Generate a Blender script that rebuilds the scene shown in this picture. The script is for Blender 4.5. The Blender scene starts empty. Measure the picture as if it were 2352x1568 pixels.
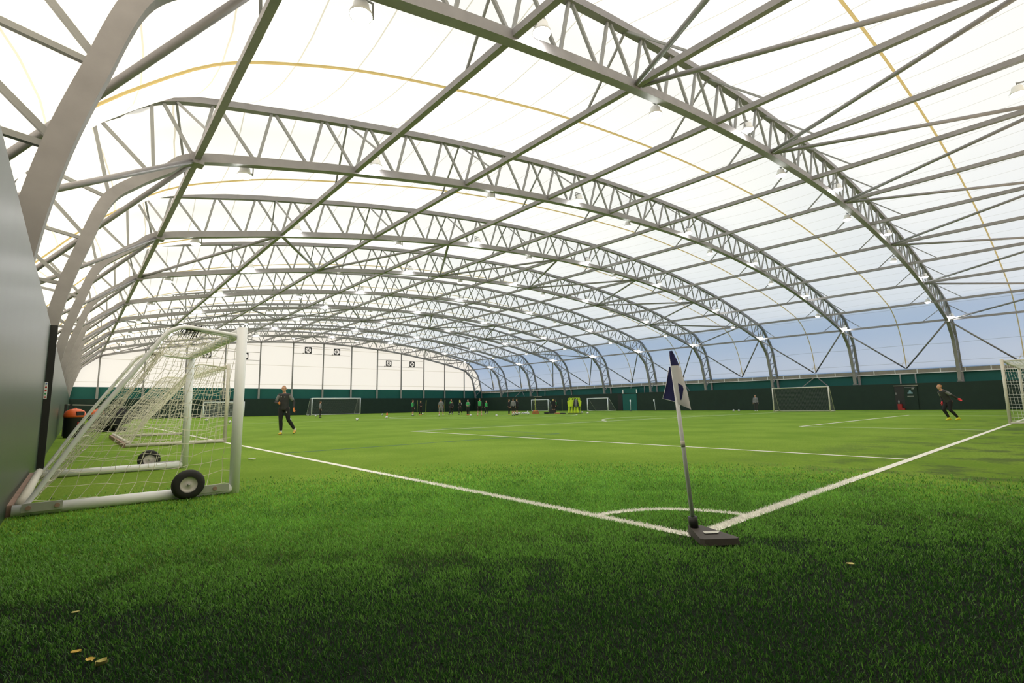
import bpy, math, random
import numpy as np
from mathutils import Vector, Matrix
C = bpy.context.scene.collection
S = bpy.context.scene
PI = math.pi
# ------------------------------------------------------------------ camera
FPX = 1146.29
CAM = Vector((-3.6192, -2.0688, 1.0043))
YAW, PITCH, ROLL = 0.7187116, 0.1271243, -0.0154796
f = Vector((math.sin(YAW) * math.cos(PITCH), math.cos(YAW) * math.cos(PITCH), math.sin(PITCH)))
r0 = Vector((math.cos(YAW), -math.sin(YAW), 0)); u0 = r0.cross(f)
rv = math.cos(ROLL) * r0 + math.sin(ROLL) * u0
uv = -math.sin(ROLL) * r0 + math.cos(ROLL) * u0
cd = bpy.data.cameras.new('camera'); co = bpy.data.objects.new('camera', cd); C.objects.link(co)
cd.sensor_fit = 'HORIZONTAL'; cd.sensor_width = 36.0; cd.lens = 36.0 * FPX / 2352.0
cd.clip_start = 0.05; cd.clip_end = 400
co.matrix_world = Matrix(((rv.x, uv.x, -f.x, CAM.x), (rv.y, uv.y, -f.y, CAM.y), (rv.z, uv.z, -f.z, CAM.z), (0, 0, 0, 1)))
S.camera = co
# ------------------------------------------------------------------ world and sun
SKY_WARM = (1.25, 1.15, 0.99, 1); SKY_PALE = (0.60, 0.60, 0.66, 1); SKY_BLUE = (0.0, 0.36, 1.05, 1); SKY_NORTH = (2.2, 2.08, 1.85, 1)
wd = bpy.data.worlds.new('sky'); S.world = wd; wd.use_nodes = True
nt = wd.node_tree; N = nt.nodes; L = nt.links; N.clear()
def wn(t, **k):
    n = N.new(t)
    for a, b in k.items(): setattr(n, a, b)
    return n
tc = wn('ShaderNodeTexCoord')
def lobe(axis, lo, hi):
    d_ = wn('ShaderNodeVectorMath', operation='DOT_PRODUCT'); d_.inputs[1].default_value = axis; L.new(tc.outputs['Generated'], d_.inputs[0])
    m_ = wn('ShaderNodeMapRange', interpolation_type='SMOOTHSTEP'); m_.inputs[1].default_value = lo; m_.inputs[2].default_value = hi
    L.new(d_.outputs['Value'], m_.inputs[0]); return m_.outputs[0]
def wmix(a, b, fac):
    x = wn('ShaderNodeMix', data_type='RGBA')
    for i_, v in ((6, a), (7, b)):
        if isinstance(v, tuple): x.inputs[i_].default_value = v
        else: L.new(v, x.inputs[i_])
    L.new(fac, x.inputs[0]); return x.outputs[2]
sx = wn('ShaderNodeSeparateXYZ'); L.new(tc.outputs['Generated'], sx.inputs[0])
cloud = wmix(SKY_WARM, SKY_PALE, lobe((1, 0, 0), -0.35, 0.45))           # bright haze to the left, paler to the right
full = wmix(wmix(cloud, SKY_NORTH, lobe((-0.1, 1, 0.15), 0.35, 0.85)), SKY_BLUE, lobe((0.74, 0.0, 0.67), 0.28, 0.88))       # clear blue patch high on the right
gz = wn('ShaderNodeMapRange'); gz.inputs[1].default_value = -0.02; gz.inputs[2].default_value = 0.02
L.new(sx.outputs['Z'], gz.inputs[0])
gr = wn('ShaderNodeMix', data_type='RGBA'); gr.inputs[6].default_value = (1.30, 1.20, 1.08, 1)
L.new(gz.outputs[0], gr.inputs[0]); L.new(full, gr.inputs[7])
bg = wn('ShaderNodeBackground'); bg.inputs['Strength'].default_value = 1.0
wo = wn('ShaderNodeOutputWorld'); L.new(gr.outputs[2], bg.inputs[0]); L.new(bg.outputs[0], wo.inputs[0])
sd = bpy.data.lights.new('sun', 'SUN'); so = bpy.data.objects.new('sun', sd); C.objects.link(so)
sd.energy = 6.6; sd.color = (1.0, 0.93, 0.80); sd.angle = 0.05
so.rotation_euler = Vector((-0.64, -0.70, 0.31)).to_track_quat('Z', 'Y').to_euler()
so.location = (-60, -60, 40)
S.view_settings.view_transform = 'Standard'; S.view_settings.look = 'None'; S.view_settings.gamma = 1.0
S.view_settings.use_curve_mapping = False
S.view_settings.exposure = 0.0
S.cycles.max_bounces = 5; S.cycles.diffuse_bounces = 4; S.cycles.glossy_bounces = 2
S.cycles.transmission_bounces = 4; S.cycles.transparent_max_bounces = 6
S.cycles.caustics_reflective = False; S.cycles.caustics_refractive = False
S.cycles.sample_clamp_indirect = 6.0
# ------------------------------------------------------------------ materials
def mat(name, col, rough=0.6, metal=0.0, var=0.0, scale=8.0, emis=None, spec=0.5, bump=0.0, stretch=None):
    m = bpy.data.materials.new(name); m.use_nodes = True
    nt = m.node_tree; b = nt.nodes['Principled BSDF']
    b.inputs['Roughness'].default_value = rough; b.inputs['Metallic'].default_value = metal
    b.inputs['Specular IOR Level'].default_value = spec
    tcn = nt.nodes.new('ShaderNodeTexCoord'); mp = nt.nodes.new('ShaderNodeMapping')
    if stretch: mp.inputs['Scale'].default_value = stretch
    nt.links.new(tcn.outputs['Object'], mp.inputs[0])
    nz = nt.nodes.new('ShaderNodeTexNoise'); nz.inputs['Scale'].default_value = scale; nz.inputs['Detail'].default_value = 4
    nt.links.new(mp.outputs[0], nz.inputs['Vector'])
    mx = nt.nodes.new('ShaderNodeMix'); mx.data_type = 'RGBA'
    lo = tuple(max(0, c * (1 - var)) for c in col[:3]) + (1,); hi = tuple(min(1, c * (1 + var)) for c in col[:3]) + (1,)
    mx.inputs[6].default_value = lo; mx.inputs[7].default_value = hi
    nt.links.new(nz.outputs['Fac'], mx.inputs[0]); nt.links.new(mx.outputs[2], b.inputs['Base Color'])
    if bump:
        bp = nt.nodes.new('ShaderNodeBump'); bp.inputs['Strength'].default_value = bump; bp.inputs['Distance'].default_value = 0.02
        nt.links.new(nz.outputs['Fac'], bp.inputs['Height']); nt.links.new(bp.outputs[0], b.inputs['Normal'])
    if emis:
        b.inputs['Emission Color'].default_value = (1, 1, 1, 1); b.inputs['Emission Strength'].default_value = emis
    return m
M = {}
M['steel'] = mat('galvanised_steel', (0.285, 0.268, 0.268), 0.55, 0.25, 0.22, 3.0)
M['steel_web'] = mat('galvanised_web', (0.30, 0.30, 0.29), 0.6, 0.15, 0.12, 3.0)
M['tube'] = mat('galvanised_tube', (0.27, 0.255, 0.26), 0.45, 0.3, 0.2, 4.0)
M['strap'] = None
M['lampwhite'] = mat('lamp_white', (0.86, 0.85, 0.83), 0.5, 0, 0.05)
M['glow'] = mat('lamp_glow', (1, 1, 1), 0.5, emis=75.0)
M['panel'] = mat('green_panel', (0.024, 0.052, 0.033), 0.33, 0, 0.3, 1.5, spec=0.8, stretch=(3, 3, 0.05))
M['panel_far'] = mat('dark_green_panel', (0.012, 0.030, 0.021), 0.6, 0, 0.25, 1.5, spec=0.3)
M['teal'] = mat('teal_sheet', (0.012, 0.115, 0.10), 0.6, 0, 0.15, 1.0, spec=0.3)
M['black'] = mat('black_paint', (0.012, 0.013, 0.013), 0.5, 0, 0.2)
M['gutter'] = mat('grey_gutter', (0.30, 0.27, 0.22), 0.7, 0, 0.2, 3)
M['white'] = mat('white_powder_coat', (0.91, 0.93, 0.98), 0.35, 0, 0.05, 3)
M['white_dirty'] = mat('weathered_white', (0.66, 0.63, 0.55), 0.6, 0, 0.15, 12)
M['rust'] = mat('rusty_steel', (0.36, 0.24, 0.19), 0.8, 0.1, 0.4, 14)
M['alu'] = mat('aluminium_plate', (0.55, 0.55, 0.55), 0.45, 0.6, 0.1)
M['net'] = mat('net_cord', (0.70, 0.68, 0.56), 0.85, 0, 0.1)
M['net_white'] = mat('white_net_cord', (0.72, 0.73, 0.72), 0.85, 0, 0.1)
M['net_far'] = mat('grey_net_cord', (0.17, 0.18, 0.17), 0.9, 0, 0.1)
M['tyre'] = mat('tyre_rubber', (0.018, 0.018, 0.018), 0.75, 0, 0.3, 20)
M['rim'] = mat('wheel_rim', (0.72, 0.68, 0.68), 0.45, 0, 0.06)
M['line'] = mat('white_line', (0.80, 0.79, 0.72), 0.9, 0, 0.08, 20)
M['blue_line'] = mat('blue_line', (0.03, 0.10, 0.12), 0.9, 0, 0.15, 20)
M['rubber'] = mat('dark_rubber', (0.055, 0.047, 0.042), 0.7, 0, 0.2, 30)
M['label'] = mat('pale_label', (0.55, 0.55, 0.50), 0.6, 0, 0.15, 60)
M['navy'] = mat('navy_cloth', (0.025, 0.028, 0.13), 0.8, 0, 0.15, 10)
M['whitecloth'] = mat('white_cloth', (0.88, 0.89, 0.94), 0.8, 0, 0.04, 10)
M['orange'] = mat('orange_plastic', (0.80, 0.13, 0.025), 0.4, 0, 0.1)
M['yellow'] = mat('yellow_plastic', (0.62, 0.80, 0.03), 0.5, 0, 0.08)
M['poleyellow'] = mat('pale_yellow_plastic', (0.55, 0.62, 0.12), 0.5, 0, 0.1)
M['skin'] = mat('skin', (0.55, 0.30, 0.20), 0.6, 0, 0.08)
M['hair'] = mat('brown_hair', (0.10, 0.05, 0.025), 0.8, 0, 0.3, 30)
M['ginger'] = mat('ginger_hair', (0.36, 0.17, 0.07), 0.8, 0, 0.2, 30)
M['charcoal'] = mat('charcoal_cloth', (0.035, 0.035, 0.038), 0.85, 0, 0.15)
M['greycloth'] = mat('grey_cloth', (0.20, 0.20, 0.21), 0.85, 0, 0.12)
M['blackcloth'] = mat('black_cloth', (0.012, 0.012, 0.014), 0.85, 0, 0.2)
M['bib'] = mat('green_bib', (0.04, 0.38, 0.11), 0.8, 0, 0.1)
M['gloveorange'] = mat('orange_glove', (0.70, 0.22, 0.05), 0.7, 0, 0.15)
M['glovepink'] = mat('pink_glove', (0.85, 0.06, 0.08), 0.6, 0, 0.15)
M['sock'] = mat('white_sock', (0.72, 0.72, 0.68), 0.85, 0, 0.05)
M['bootyellow'] = mat('yellow_boot', (0.75, 0.48, 0.04), 0.5, 0, 0.1)
M['bootlime'] = mat('lime_boot', (0.75, 0.70, 0.05), 0.5, 0, 0.2)
M['bootred'] = mat('red_boot', (0.65, 0.16, 0.08), 0.5, 0, 0.1)
M['ballwhite'] = mat('ball_white', (0.80, 0.80, 0.78), 0.4, 0, 0.03)
M['ballblack'] = mat('ball_dark', (0.06, 0.06, 0.07), 0.4, 0, 0.1)
M['crate'] = mat('brown_orange_crate', (0.42, 0.16, 0.05), 0.6, 0, 0.4, 6)
M['red'] = mat('red_plastic', (0.32, 0.012, 0.012), 0.5, 0, 0.15)
M['leaf'] = mat('yellow_leaf', (0.72, 0.50, 0.10), 0.7, 0, 0.25, 60)
M['leafpale'] = mat('pale_leaf', (0.62, 0.56, 0.22), 0.7, 0, 0.3, 60)
M['paper'] = mat('white_paper', (0.8, 0.8, 0.78), 0.8, 0, 0.05, 30)
M['blueprint'] = mat('pale_blue_print', (0.22, 0.36, 0.42), 0.7, 0, 0.1)
M['signred'] = mat('sign_red', (0.55, 0.03, 0.03), 0.5); M['signgreen'] = mat('sign_green', (0.03, 0.35, 0.10), 0.5)
M['signblue'] = mat('sign_blue', (0.05, 0.12, 0.5), 0.5)

def membrane_mat():
    m = bpy.data.materials.new('translucent_membrane'); m.use_nodes = True
    nt = m.node_tree; nt.nodes.clear()
    o = nt.nodes.new('ShaderNodeOutputMaterial')
    tr = nt.nodes.new('ShaderNodeBsdfTranslucent'); df = nt.nodes.new('ShaderNodeBsdfDiffuse')
    mx = nt.nodes.new('ShaderNodeMixShader'); mx.inputs[0].default_value = 0.25
    # faint welded seams along the hall, spaced by arc length stored in the UV map
    uvn = nt.nodes.new('ShaderNodeUVMap'); sp = nt.nodes.new('ShaderNodeSeparateXYZ'); nt.links.new(uvn.outputs[0], sp.inputs[0])
    fr = nt.nodes.new('ShaderNodeMath'); fr.operation = 'FRACT'; nt.links.new(sp.outputs['X'], fr.inputs[0])
    lt = nt.nodes.new('ShaderNodeMath'); lt.operation = 'LESS_THAN'; lt.inputs[1].default_value = 0.022; nt.links.new(fr.outputs[0], lt.inputs[0])
    c = nt.nodes.new('ShaderNodeMix'); c.data_type = 'RGBA'; c.inputs[6].default_value = (0.83, 0.80, 0.735, 1); c.inputs[7].default_value = (0.56, 0.52, 0.42, 1)
    nt.links.new(lt.outputs[0], c.inputs[0])
    nt.links.new(c.outputs[2], tr.inputs[0]); nt.links.new(c.outputs[2], df.inputs[0])
    nt.links.new(tr.outputs[0], mx.inputs[1]); nt.links.new(df.outputs[0], mx.inputs[2]); nt.links.new(mx.outputs[0], o.inputs[0])
    return m
M['membrane'] = membrane_mat()
def strap_mat():
    m = bpy.data.materials.new('tan_strap'); m.use_nodes = True; nt = m.node_tree; nt.nodes.clear()
    o = nt.nodes.new('ShaderNodeOutputMaterial'); tr = nt.nodes.new('ShaderNodeBsdfTranslucent'); df = nt.nodes.new('ShaderNodeBsdfDiffuse'); mx = nt.nodes.new('ShaderNodeMixShader')
    mx.inputs[0].default_value = 0.2; tr.inputs[0].default_value = (0.92, 0.80, 0.52, 1); df.inputs[0].default_value = (0.6, 0.52, 0.36, 1)
    nt.links.new(tr.outputs[0], mx.inputs[1]); nt.links.new(df.outputs[0], mx.inputs[2]); nt.links.new(mx.outputs[0], o.inputs[0]); return m
M['strap'] = strap_mat()

def turf_mat():
    m = bpy.data.materials.new('turf_carpet'); m.use_nodes = True
    nt = m.node_tree; b = nt.nodes['Principled BSDF']; b.inputs['Roughness'].default_value = 0.9; b.inputs['Specular IOR Level'].default_value = 0.1
    A = nt.nodes.new; LK = nt.links.new
    g = A('ShaderNodeTexCoord')
    def noise(scale, det, st=(1, 1, 1)):
        mp = A('ShaderNodeMapping'); mp.inputs['Scale'].default_value = st; LK(g.outputs['Object'], mp.inputs[0])
        n = A('ShaderNodeTexNoise'); n.inputs['Scale'].default_value = scale; n.inputs['Detail'].default_value = det; n.inputs['Roughness'].default_value = 0.62
        LK(mp.outputs[0], n.inputs['Vector']); return n.outputs['Fac']
    def mix(a, bb, fac):
        x = A('ShaderNodeMix'); x.data_type = 'RGBA'
        for i, v in ((6, a), (7, bb)):
            if isinstance(v, tuple): x.inputs[i].default_value = v + (1,)
            else: LK(v, x.inputs[i])
        if isinstance(fac, float): x.inputs[0].default_value = fac
        else: LK(fac, x.inputs[0])
        return x.outputs[2]
    def rng(v, a, c, lo=0.0, hi=1.0):
        r = A('ShaderNodeMapRange'); r.inputs[1].default_value = a; r.inputs[2].default_value = c; r.inputs[3].default_value = lo; r.inputs[4].default_value = hi
        r.interpolation_type = 'SMOOTHSTEP'; LK(v, r.inputs[0]); return r.outputs[0]
    base = mix((0.160, 0.270, 0.022), (0.25, 0.37, 0.046), rng(noise(0.35, 5), 0.35, 0.65))
    fine = rng(noise(26, 6), 0.25, 0.75)
    base = mix(mix((0.115, 0.24, 0.015), (0.115, 0.24, 0.015), 0.5), base, rng(fine, 0.05, 0.95, 0.25, 1.0))
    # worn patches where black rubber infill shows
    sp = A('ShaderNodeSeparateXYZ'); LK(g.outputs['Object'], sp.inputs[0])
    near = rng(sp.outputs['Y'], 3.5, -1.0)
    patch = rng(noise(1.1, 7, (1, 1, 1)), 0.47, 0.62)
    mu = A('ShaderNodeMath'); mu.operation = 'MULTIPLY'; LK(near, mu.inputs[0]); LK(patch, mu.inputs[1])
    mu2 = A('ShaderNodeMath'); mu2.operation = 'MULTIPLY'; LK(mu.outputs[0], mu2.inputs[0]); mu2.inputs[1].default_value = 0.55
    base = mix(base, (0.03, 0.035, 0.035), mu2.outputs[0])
    # crumb under the pile, ramped darker towards the camera corner as painted vignette shade
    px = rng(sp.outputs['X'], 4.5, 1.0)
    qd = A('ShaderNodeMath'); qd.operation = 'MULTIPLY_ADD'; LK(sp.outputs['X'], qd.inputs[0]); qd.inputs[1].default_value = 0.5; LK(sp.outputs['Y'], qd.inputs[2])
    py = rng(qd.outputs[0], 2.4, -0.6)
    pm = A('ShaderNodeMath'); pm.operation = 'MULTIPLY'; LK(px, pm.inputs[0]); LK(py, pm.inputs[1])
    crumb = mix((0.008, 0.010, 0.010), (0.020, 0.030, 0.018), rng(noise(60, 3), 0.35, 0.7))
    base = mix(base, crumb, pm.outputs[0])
    LK(base, b.inputs['Base Color'])
    bp = A('ShaderNodeBump'); bp.inputs['Strength'].default_value = 0.6; bp.inputs['Distance'].default_value = 0.03
    LK(noise(60, 4), bp.inputs['Height']); LK(bp.outputs[0], b.inputs['Normal'])
    return m
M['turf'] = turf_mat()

def blade_mat():
    m = bpy.data.materials.new('turf_blade'); m.use_nodes = True
    nt = m.node_tree; b = nt.nodes['Principled BSDF']; b.inputs['Roughness'].default_value = 0.30; b.inputs['Specular IOR Level'].default_value = 0.55
    A = nt.nodes.new; LK = nt.links.new
    at = A('ShaderNodeAttribute'); at.attribute_name = 'shade'
    rp = A('ShaderNodeValToRGB'); e = rp.color_ramp.elements
    e[0].position = 0.0; e[0].color = (0.030, 0.110, 0.018, 1); e[1].position = 0.95; e[1].color = (0.35, 0.74, 0.12, 1)
    w = e.new(0.985); w.color = (0.80, 0.79, 0.74, 1)
    LK(at.outputs['Fac'], rp.inputs[0]); LK(rp.outputs[0], b.inputs['Base Color'])
    tr = A('ShaderNodeBsdfTranslucent'); LK(rp.outputs[0], tr.inputs[0]); ms = A('ShaderNodeMixShader'); ms.inputs[0].default_value = 0.5
    LK(b.outputs[0], ms.inputs[1]); LK(tr.outputs[0], ms.inputs[2]); LK(ms.outputs[0], nt.nodes['Material Output'].inputs[0])
    return m
M['blade'] = blade_mat()

# ------------------------------------------------------------------ mesh helpers
def V3(p): return np.array(p, float)
def unit(v):
    v = V3(v); n = np.linalg.norm(v); return v / n if n > 1e-9 else v
class MB:
    def __init__(s): s.v = []; s.f = []; s.mi = []; s.n = 0
    def add(s, vs, fs, mi=0):
        vs = np.asarray(vs, float).reshape(-1, 3); s.v.append(vs)
        for q in fs: s.f.append([i + s.n for i in q]); s.mi.append(mi)
        s.n += len(vs); return s
    def box(s, c, d, rz=0.0, mi=0, R=None):
        h = V3(d) / 2; c = V3(c)
        vs = np.array([(x, y, z) for x in (-1, 1) for y in (-1, 1) for z in (-1, 1)]) * h
        if rz: vs = vs @ np.array([[math.cos(rz), math.sin(rz), 0], [-math.sin(rz), math.cos(rz), 0], [0, 0, 1]])
        if R is not None: vs = vs @ np.asarray(R).T
        return s.add(vs + c, [(0, 1, 3, 2), (4, 6, 7, 5), (0, 4, 5, 1), (2, 3, 7, 6), (0, 2, 6, 4), (1, 5, 7, 3)], mi)
    def frames(s, P, side=None):
        P = np.asarray(P, float); n = len(P); T = np.empty_like(P)
        T[1:-1] = P[2:] - P[:-2] if n > 2 else 0; T[0] = P[1] - P[0]; T[-1] = P[-1] - P[-2]
        T /= np.maximum(np.linalg.norm(T, axis=1, keepdims=True), 1e-9)
        out = []
        a = V3(side) if side is not None else (np.array([0, 0, 1.]) if abs(T[0][2]) < 0.9 else np.array([1., 0, 0]))
        for t in T:
            b = a - t * (a @ t)
            if np.linalg.norm(b) < 1e-6: b = np.cross(t, [0.3, 0.5, 0.8])
            b = unit(b); out.append((b, np.cross(t, b)))
            if side is None: a = b
        return out
    def sweep(s, P, sec, side=None, mi=0, cap=True, scale=None):
        # sec: list of (a, b) section coordinates along (side, normal)
        P = np.asarray(P, float); fr = s.frames(P, side); k = len(sec); n = len(P); vs = []
        for i in range(n):
            q = 1.0 if scale is None else scale[i]
            b, c = fr[i]
            for (x, y) in sec: vs.append(P[i] + b * x * q + c * y * q)
        fs = [(i * k + j, i * k + (j + 1) % k, (i + 1) * k + (j + 1) % k, (i + 1) * k + j) for i in range(n - 1) for j in range(k)]
        if cap: fs += [tuple(range(k))[::-1], tuple((n - 1) * k + j for j in range(k))]
        return s.add(vs, fs, mi)
    def beam(s, p0, p1, w, h=None, side=None, mi=0):
        h = w if h is None else h
        return s.sweep([p0, p1], [(-w / 2, -h / 2), (w / 2, -h / 2), (w / 2, h / 2), (-w / 2, h / 2)], side, mi)
    def tube(s, P, r, n=8, mi=0, cap=True, scale=None, side=None):
        return s.sweep(P, [(r * math.cos(2 * PI * j / n), r * math.sin(2 * PI * j / n)) for j in range(n)], side, mi, cap, scale)
    def ell(s, P, rx, ry, side, n=14, mi=0):
        # tube with elliptical section, radii per point, domed ends
        P = np.asarray(P, float); fr = s.frames(P, side); vs = []
        for i in range(len(P)):
            b, c = fr[i]
            for j in range(n):
                a = 2 * PI * j / n; vs.append(P[i] + b * rx[i] * math.cos(a) + c * ry[i] * math.sin(a))
        m = len(P)
        fs = [(i * n + j, i * n + (j + 1) % n, (i + 1) * n + (j + 1) % n, (i + 1) * n + j) for i in range(m - 1) for j in range(n)]
        fs += [tuple(range(n))[::-1], tuple((m - 1) * n + j for j in range(n))]
        return s.add(vs, fs, mi)
    def sphere(s, c, r, nu=14, nv=9, mi=0, R=None):
        r = V3(r) if not np.isscalar(r) else np.array([r] * 3, float)
        vs = [(0, 0, 1)]
        for i in range(1, nv):
            t = PI * i / nv
            for j in range(nu):
                a = 2 * PI * j / nu; vs.append((math.sin(t) * math.cos(a), math.sin(t) * math.sin(a), math.cos(t)))
        vs.append((0, 0, -1)); vs = np.array(vs) * r
        if R is not None: vs = vs @ np.asarray(R).T
        fs = [(0, 1 + j, 1 + (j + 1) % nu) for j in range(nu)]
        for i in range(nv - 2):
            for j in range(nu):
                a = 1 + i * nu + j; b = 1 + i * nu + (j + 1) % nu; fs.append((a, a + nu, b + nu, b))
        l = len(vs) - 1; fs += [(l, 1 + (nv - 2) * nu + (j + 1) % nu, 1 + (nv - 2) * nu + j) for j in range(nu)]
        return s.add(vs + V3(c), fs, mi)
    def lathe(s, prof, c=(0, 0, 0), n=20, mi=0, R=None, cap=True):
        vs = []
        for (r, z) in prof:
            for j in range(n): a = 2 * PI * j / n; vs.append((r * math.cos(a), r * math.sin(a), z))
        vs = np.array(vs)
        if R is not None: vs = vs @ np.asarray(R).T
        m = len(prof)
        fs = [(i * n + j, i * n + (j + 1) % n, (i + 1) * n + (j + 1) % n, (i + 1) * n + j) for i in range(m - 1) for j in range(n)]
        if cap and prof[0][0] > 1e-6: fs.append(tuple(range(n))[::-1])
        if cap and prof[-1][0] > 1e-6: fs.append(tuple((m - 1) * n + j for j in range(n)))
        return s.add(vs + V3(c), fs, mi)
    def prism(s, poly, z0, z1, mi=0):
        n = len(poly); vs = [(x, y, z0) for x, y in poly] + [(x, y, z1) for x, y in poly]
        fs = [tuple(range(n))[::-1], tuple(range(n, 2 * n))] + [(i, (i + 1) % n, n + (i + 1) % n, n + i) for i in range(n)]
        return s.add(vs, fs, mi)
    def mesh(s, name, mats, smooth=False):
        me = bpy.data.meshes.new(name)
        v = np.concatenate(s.v) if s.v else np.zeros((0, 3))
        me.from_pydata(v.tolist(), [], s.f); me.update()
        for m in (mats if isinstance(mats, (list, tuple)) else [mats]): me.materials.append(M[m] if isinstance(m, str) else m)
        if any(s.mi): me.polygons.foreach_set('material_index', s.mi)
        if smooth: me.polygons.foreach_set('use_smooth', [True] * len(me.polygons))
        return me
    def build(s, name, mats, parent=None, smooth=False, loc=None):
        o = bpy.data.objects.new(name, s.mesh(name, mats, smooth)); C.objects.link(o)
        if parent is not None: o.parent = parent
        if loc is not None: o.location = loc
        return o
def tag(o, label, cat, group=None):
    o['label'] = label; o['category'] = cat
    if group: o['group'] = group
    return o
def thing(name, label, cat, loc=(0, 0, 0), rz=0.0, group=None, sc=1.0):
    o = bpy.data.objects.new(name, None); C.objects.link(o); o.empty_display_size = 0.1
    o.location = loc; o.rotation_euler = (0, 0, rz); o.scale = (sc, sc, sc)
    return tag(o, label, cat, group)
def struct(o): o['kind'] = 'structure'; return o
CH = {}
def kids(o): return [c for c in list(bpy.data.objects) if c.parent == o]
def dup(root, ch, loc, rz=None, label=None):
    r = root.copy(); C.objects.link(r); r.location = loc
    if rz is not None: r.rotation_euler = (0, 0, rz)
    if label: r['label'] = label
    for c in ch:
        k = c.copy(); C.objects.link(k); k.parent = r
    return r
ORD = ['zeroth', 'first', 'second', 'third', 'fourth', 'fifth', 'sixth', 'seventh', 'eighth', 'ninth', 'tenth', 'eleventh', 'twelfth', 'thirteenth']
rnd = random.Random(5); nrs = np.random.RandomState(3)

# ------------------------------------------------------------------ dome geometry
XC = 26.21; Y0 = 5.3785; D = 8.082
def FY(k): return Y0 + D * (k - 1)
XL, XR = -4.04, 56.40; YS, YN = -2.95, 78.05
half = [(-4.19, 2.62), (-4.10, 3.3), (-3.95, 4.1), (-3.73, 4.95), (-3.36, 6.20), (-2.82, 6.84), (-2.20, 7.37), (-1.54, 7.89), (0.74, 8.45), (3.01, 8.95), (7.57, 9.80), (12.24, 10.47), (16.84, 10.94), (21.50, 11.22), (26.21, 11.35)]
pts = half + [(2 * XC - x, z) for x, z in half[-2::-1]]
def catmull(P, m=8):
    P = np.asarray(P, float); Q = np.vstack([2 * P[0] - P[1], P, 2 * P[-1] - P[-2]]); out = []
    for i in range(len(P) - 1):
        a, b, c, d = Q[i:i + 4]
        for t in np.linspace(0, 1, m, endpoint=False):
            out.append(0.5 * (2 * b + (c - a) * t + (2 * a - 5 * b + 4 * c - d) * t * t + (3 * b - a - 3 * c + d) * t ** 3))
    return np.array(out + [P[-1]])
INN = catmull(pts, 8)                                   # inner chord centre line (x, z)
tan = np.gradient(INN, axis=0); tan /= np.linalg.norm(tan, axis=1, keepdims=True)
NRM = np.stack([-tan[:, 1], tan[:, 0]], 1)              # outward
ARC = np.r_[0, np.cumsum(np.linalg.norm(np.diff(INN, axis=0), axis=1))]
NODES = [half.index(p) for p in half if p[0] >= -1.54 and p != half[8]]
nodes_xz = [half[i] for i in (7, 9, 10, 11, 12, 13, 14)]; nodes_xz = nodes_xz + [(2 * XC - x, z) for x, z in nodes_xz[-2::-1]]
NODE_S = [ARC[np.argmin(np.hypot(INN[:, 0] - x, INN[:, 1] - z))] for x, z in nodes_xz]
OFF = 1.65
OUT = INN + NRM * OFF
OUT = np.vstack([(OUT[0][0] - 0.02, 2.50), OUT, (OUT[-1][0] + 0.02, 2.50)])
def at_arc(s, off=0.0):
    x = np.interp(s, ARC, INN[:, 0]); z = np.interp(s, ARC, INN[:, 1])
    n = unit((np.interp(s, ARC, NRM[:, 0]), np.interp(s, ARC, NRM[:, 1]))); return np.array([x, z]) + n * off
SEC = lambda w, h: [(-w / 2, -h / 2), (w / 2, -h / 2), (w / 2, h / 2), (-w / 2, h / 2)]
def xz3(q, y): return (q[0], y, q[1])

# ------------------------------------------------------------------ setting
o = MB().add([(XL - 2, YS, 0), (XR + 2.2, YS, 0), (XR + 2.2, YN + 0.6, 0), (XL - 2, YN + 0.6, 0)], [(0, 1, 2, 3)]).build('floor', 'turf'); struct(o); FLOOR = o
def slab(name, m, a, b): # box between corners
    return struct(MB().box((V3(a) + V3(b)) / 2, np.abs(V3(b) - V3(a))).build(name, m))
def panelled(name, m, a, b, axis, step, m2='black'):
    mb = MB().box((V3(a) + V3(b)) / 2, np.abs(V3(b) - V3(a)))
    return struct(mb.build(name, m))
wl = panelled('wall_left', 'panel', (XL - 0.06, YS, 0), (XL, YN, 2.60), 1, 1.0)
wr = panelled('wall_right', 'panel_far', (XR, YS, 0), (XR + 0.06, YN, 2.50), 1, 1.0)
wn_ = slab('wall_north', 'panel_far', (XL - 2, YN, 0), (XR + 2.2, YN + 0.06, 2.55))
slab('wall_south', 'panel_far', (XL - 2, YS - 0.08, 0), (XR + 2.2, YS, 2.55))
for nm, sx_ in (('left', -1), ('right', 1)):
    xa = XL - 0.06 if sx_ < 0 else XR + 0.06; xb = xa + sx_ * 1.82
    slab('trim_ledge_' + nm, 'panel_far', (xa, YS, 2.44), (xb, YN, 2.50))
    w = slab('wall_upper_' + nm, 'teal', (xb, YS, 2.44), (xb + sx_ * 0.06, YN + 0.3, 3.92))
    g = slab('trim_gutter_' + nm, 'gutter', (xb - sx_ * 0.02, YS, 3.52), (xb - sx_ * 0.22, YN, 3.88))
    q = MB().box((xb - sx_ * 0.25, (YS + YN) / 2, 3.50), (0.07, YN - YS, 0.07)).build('gutter_lip', 'lampwhite', g)
    for j in range(44):
        y = 1.6 + j * 1.75
        MB().box((xb - sx_ * 0.24, y, 3.70), (0.05, 0.07, 0.42)).build('gutter_bracket', 'lampwhite', g)
slab('wall_upper_north', 'teal', (XL - 2, YN + 0.38, 2.50), (XR + 2.2, YN + 0.44, 4.04))
slab('trim_ledge_north', 'panel_far', (XL - 2, YN + 0.06, 2.50), (XR + 2.2, YN + 0.40, 2.55))

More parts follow.
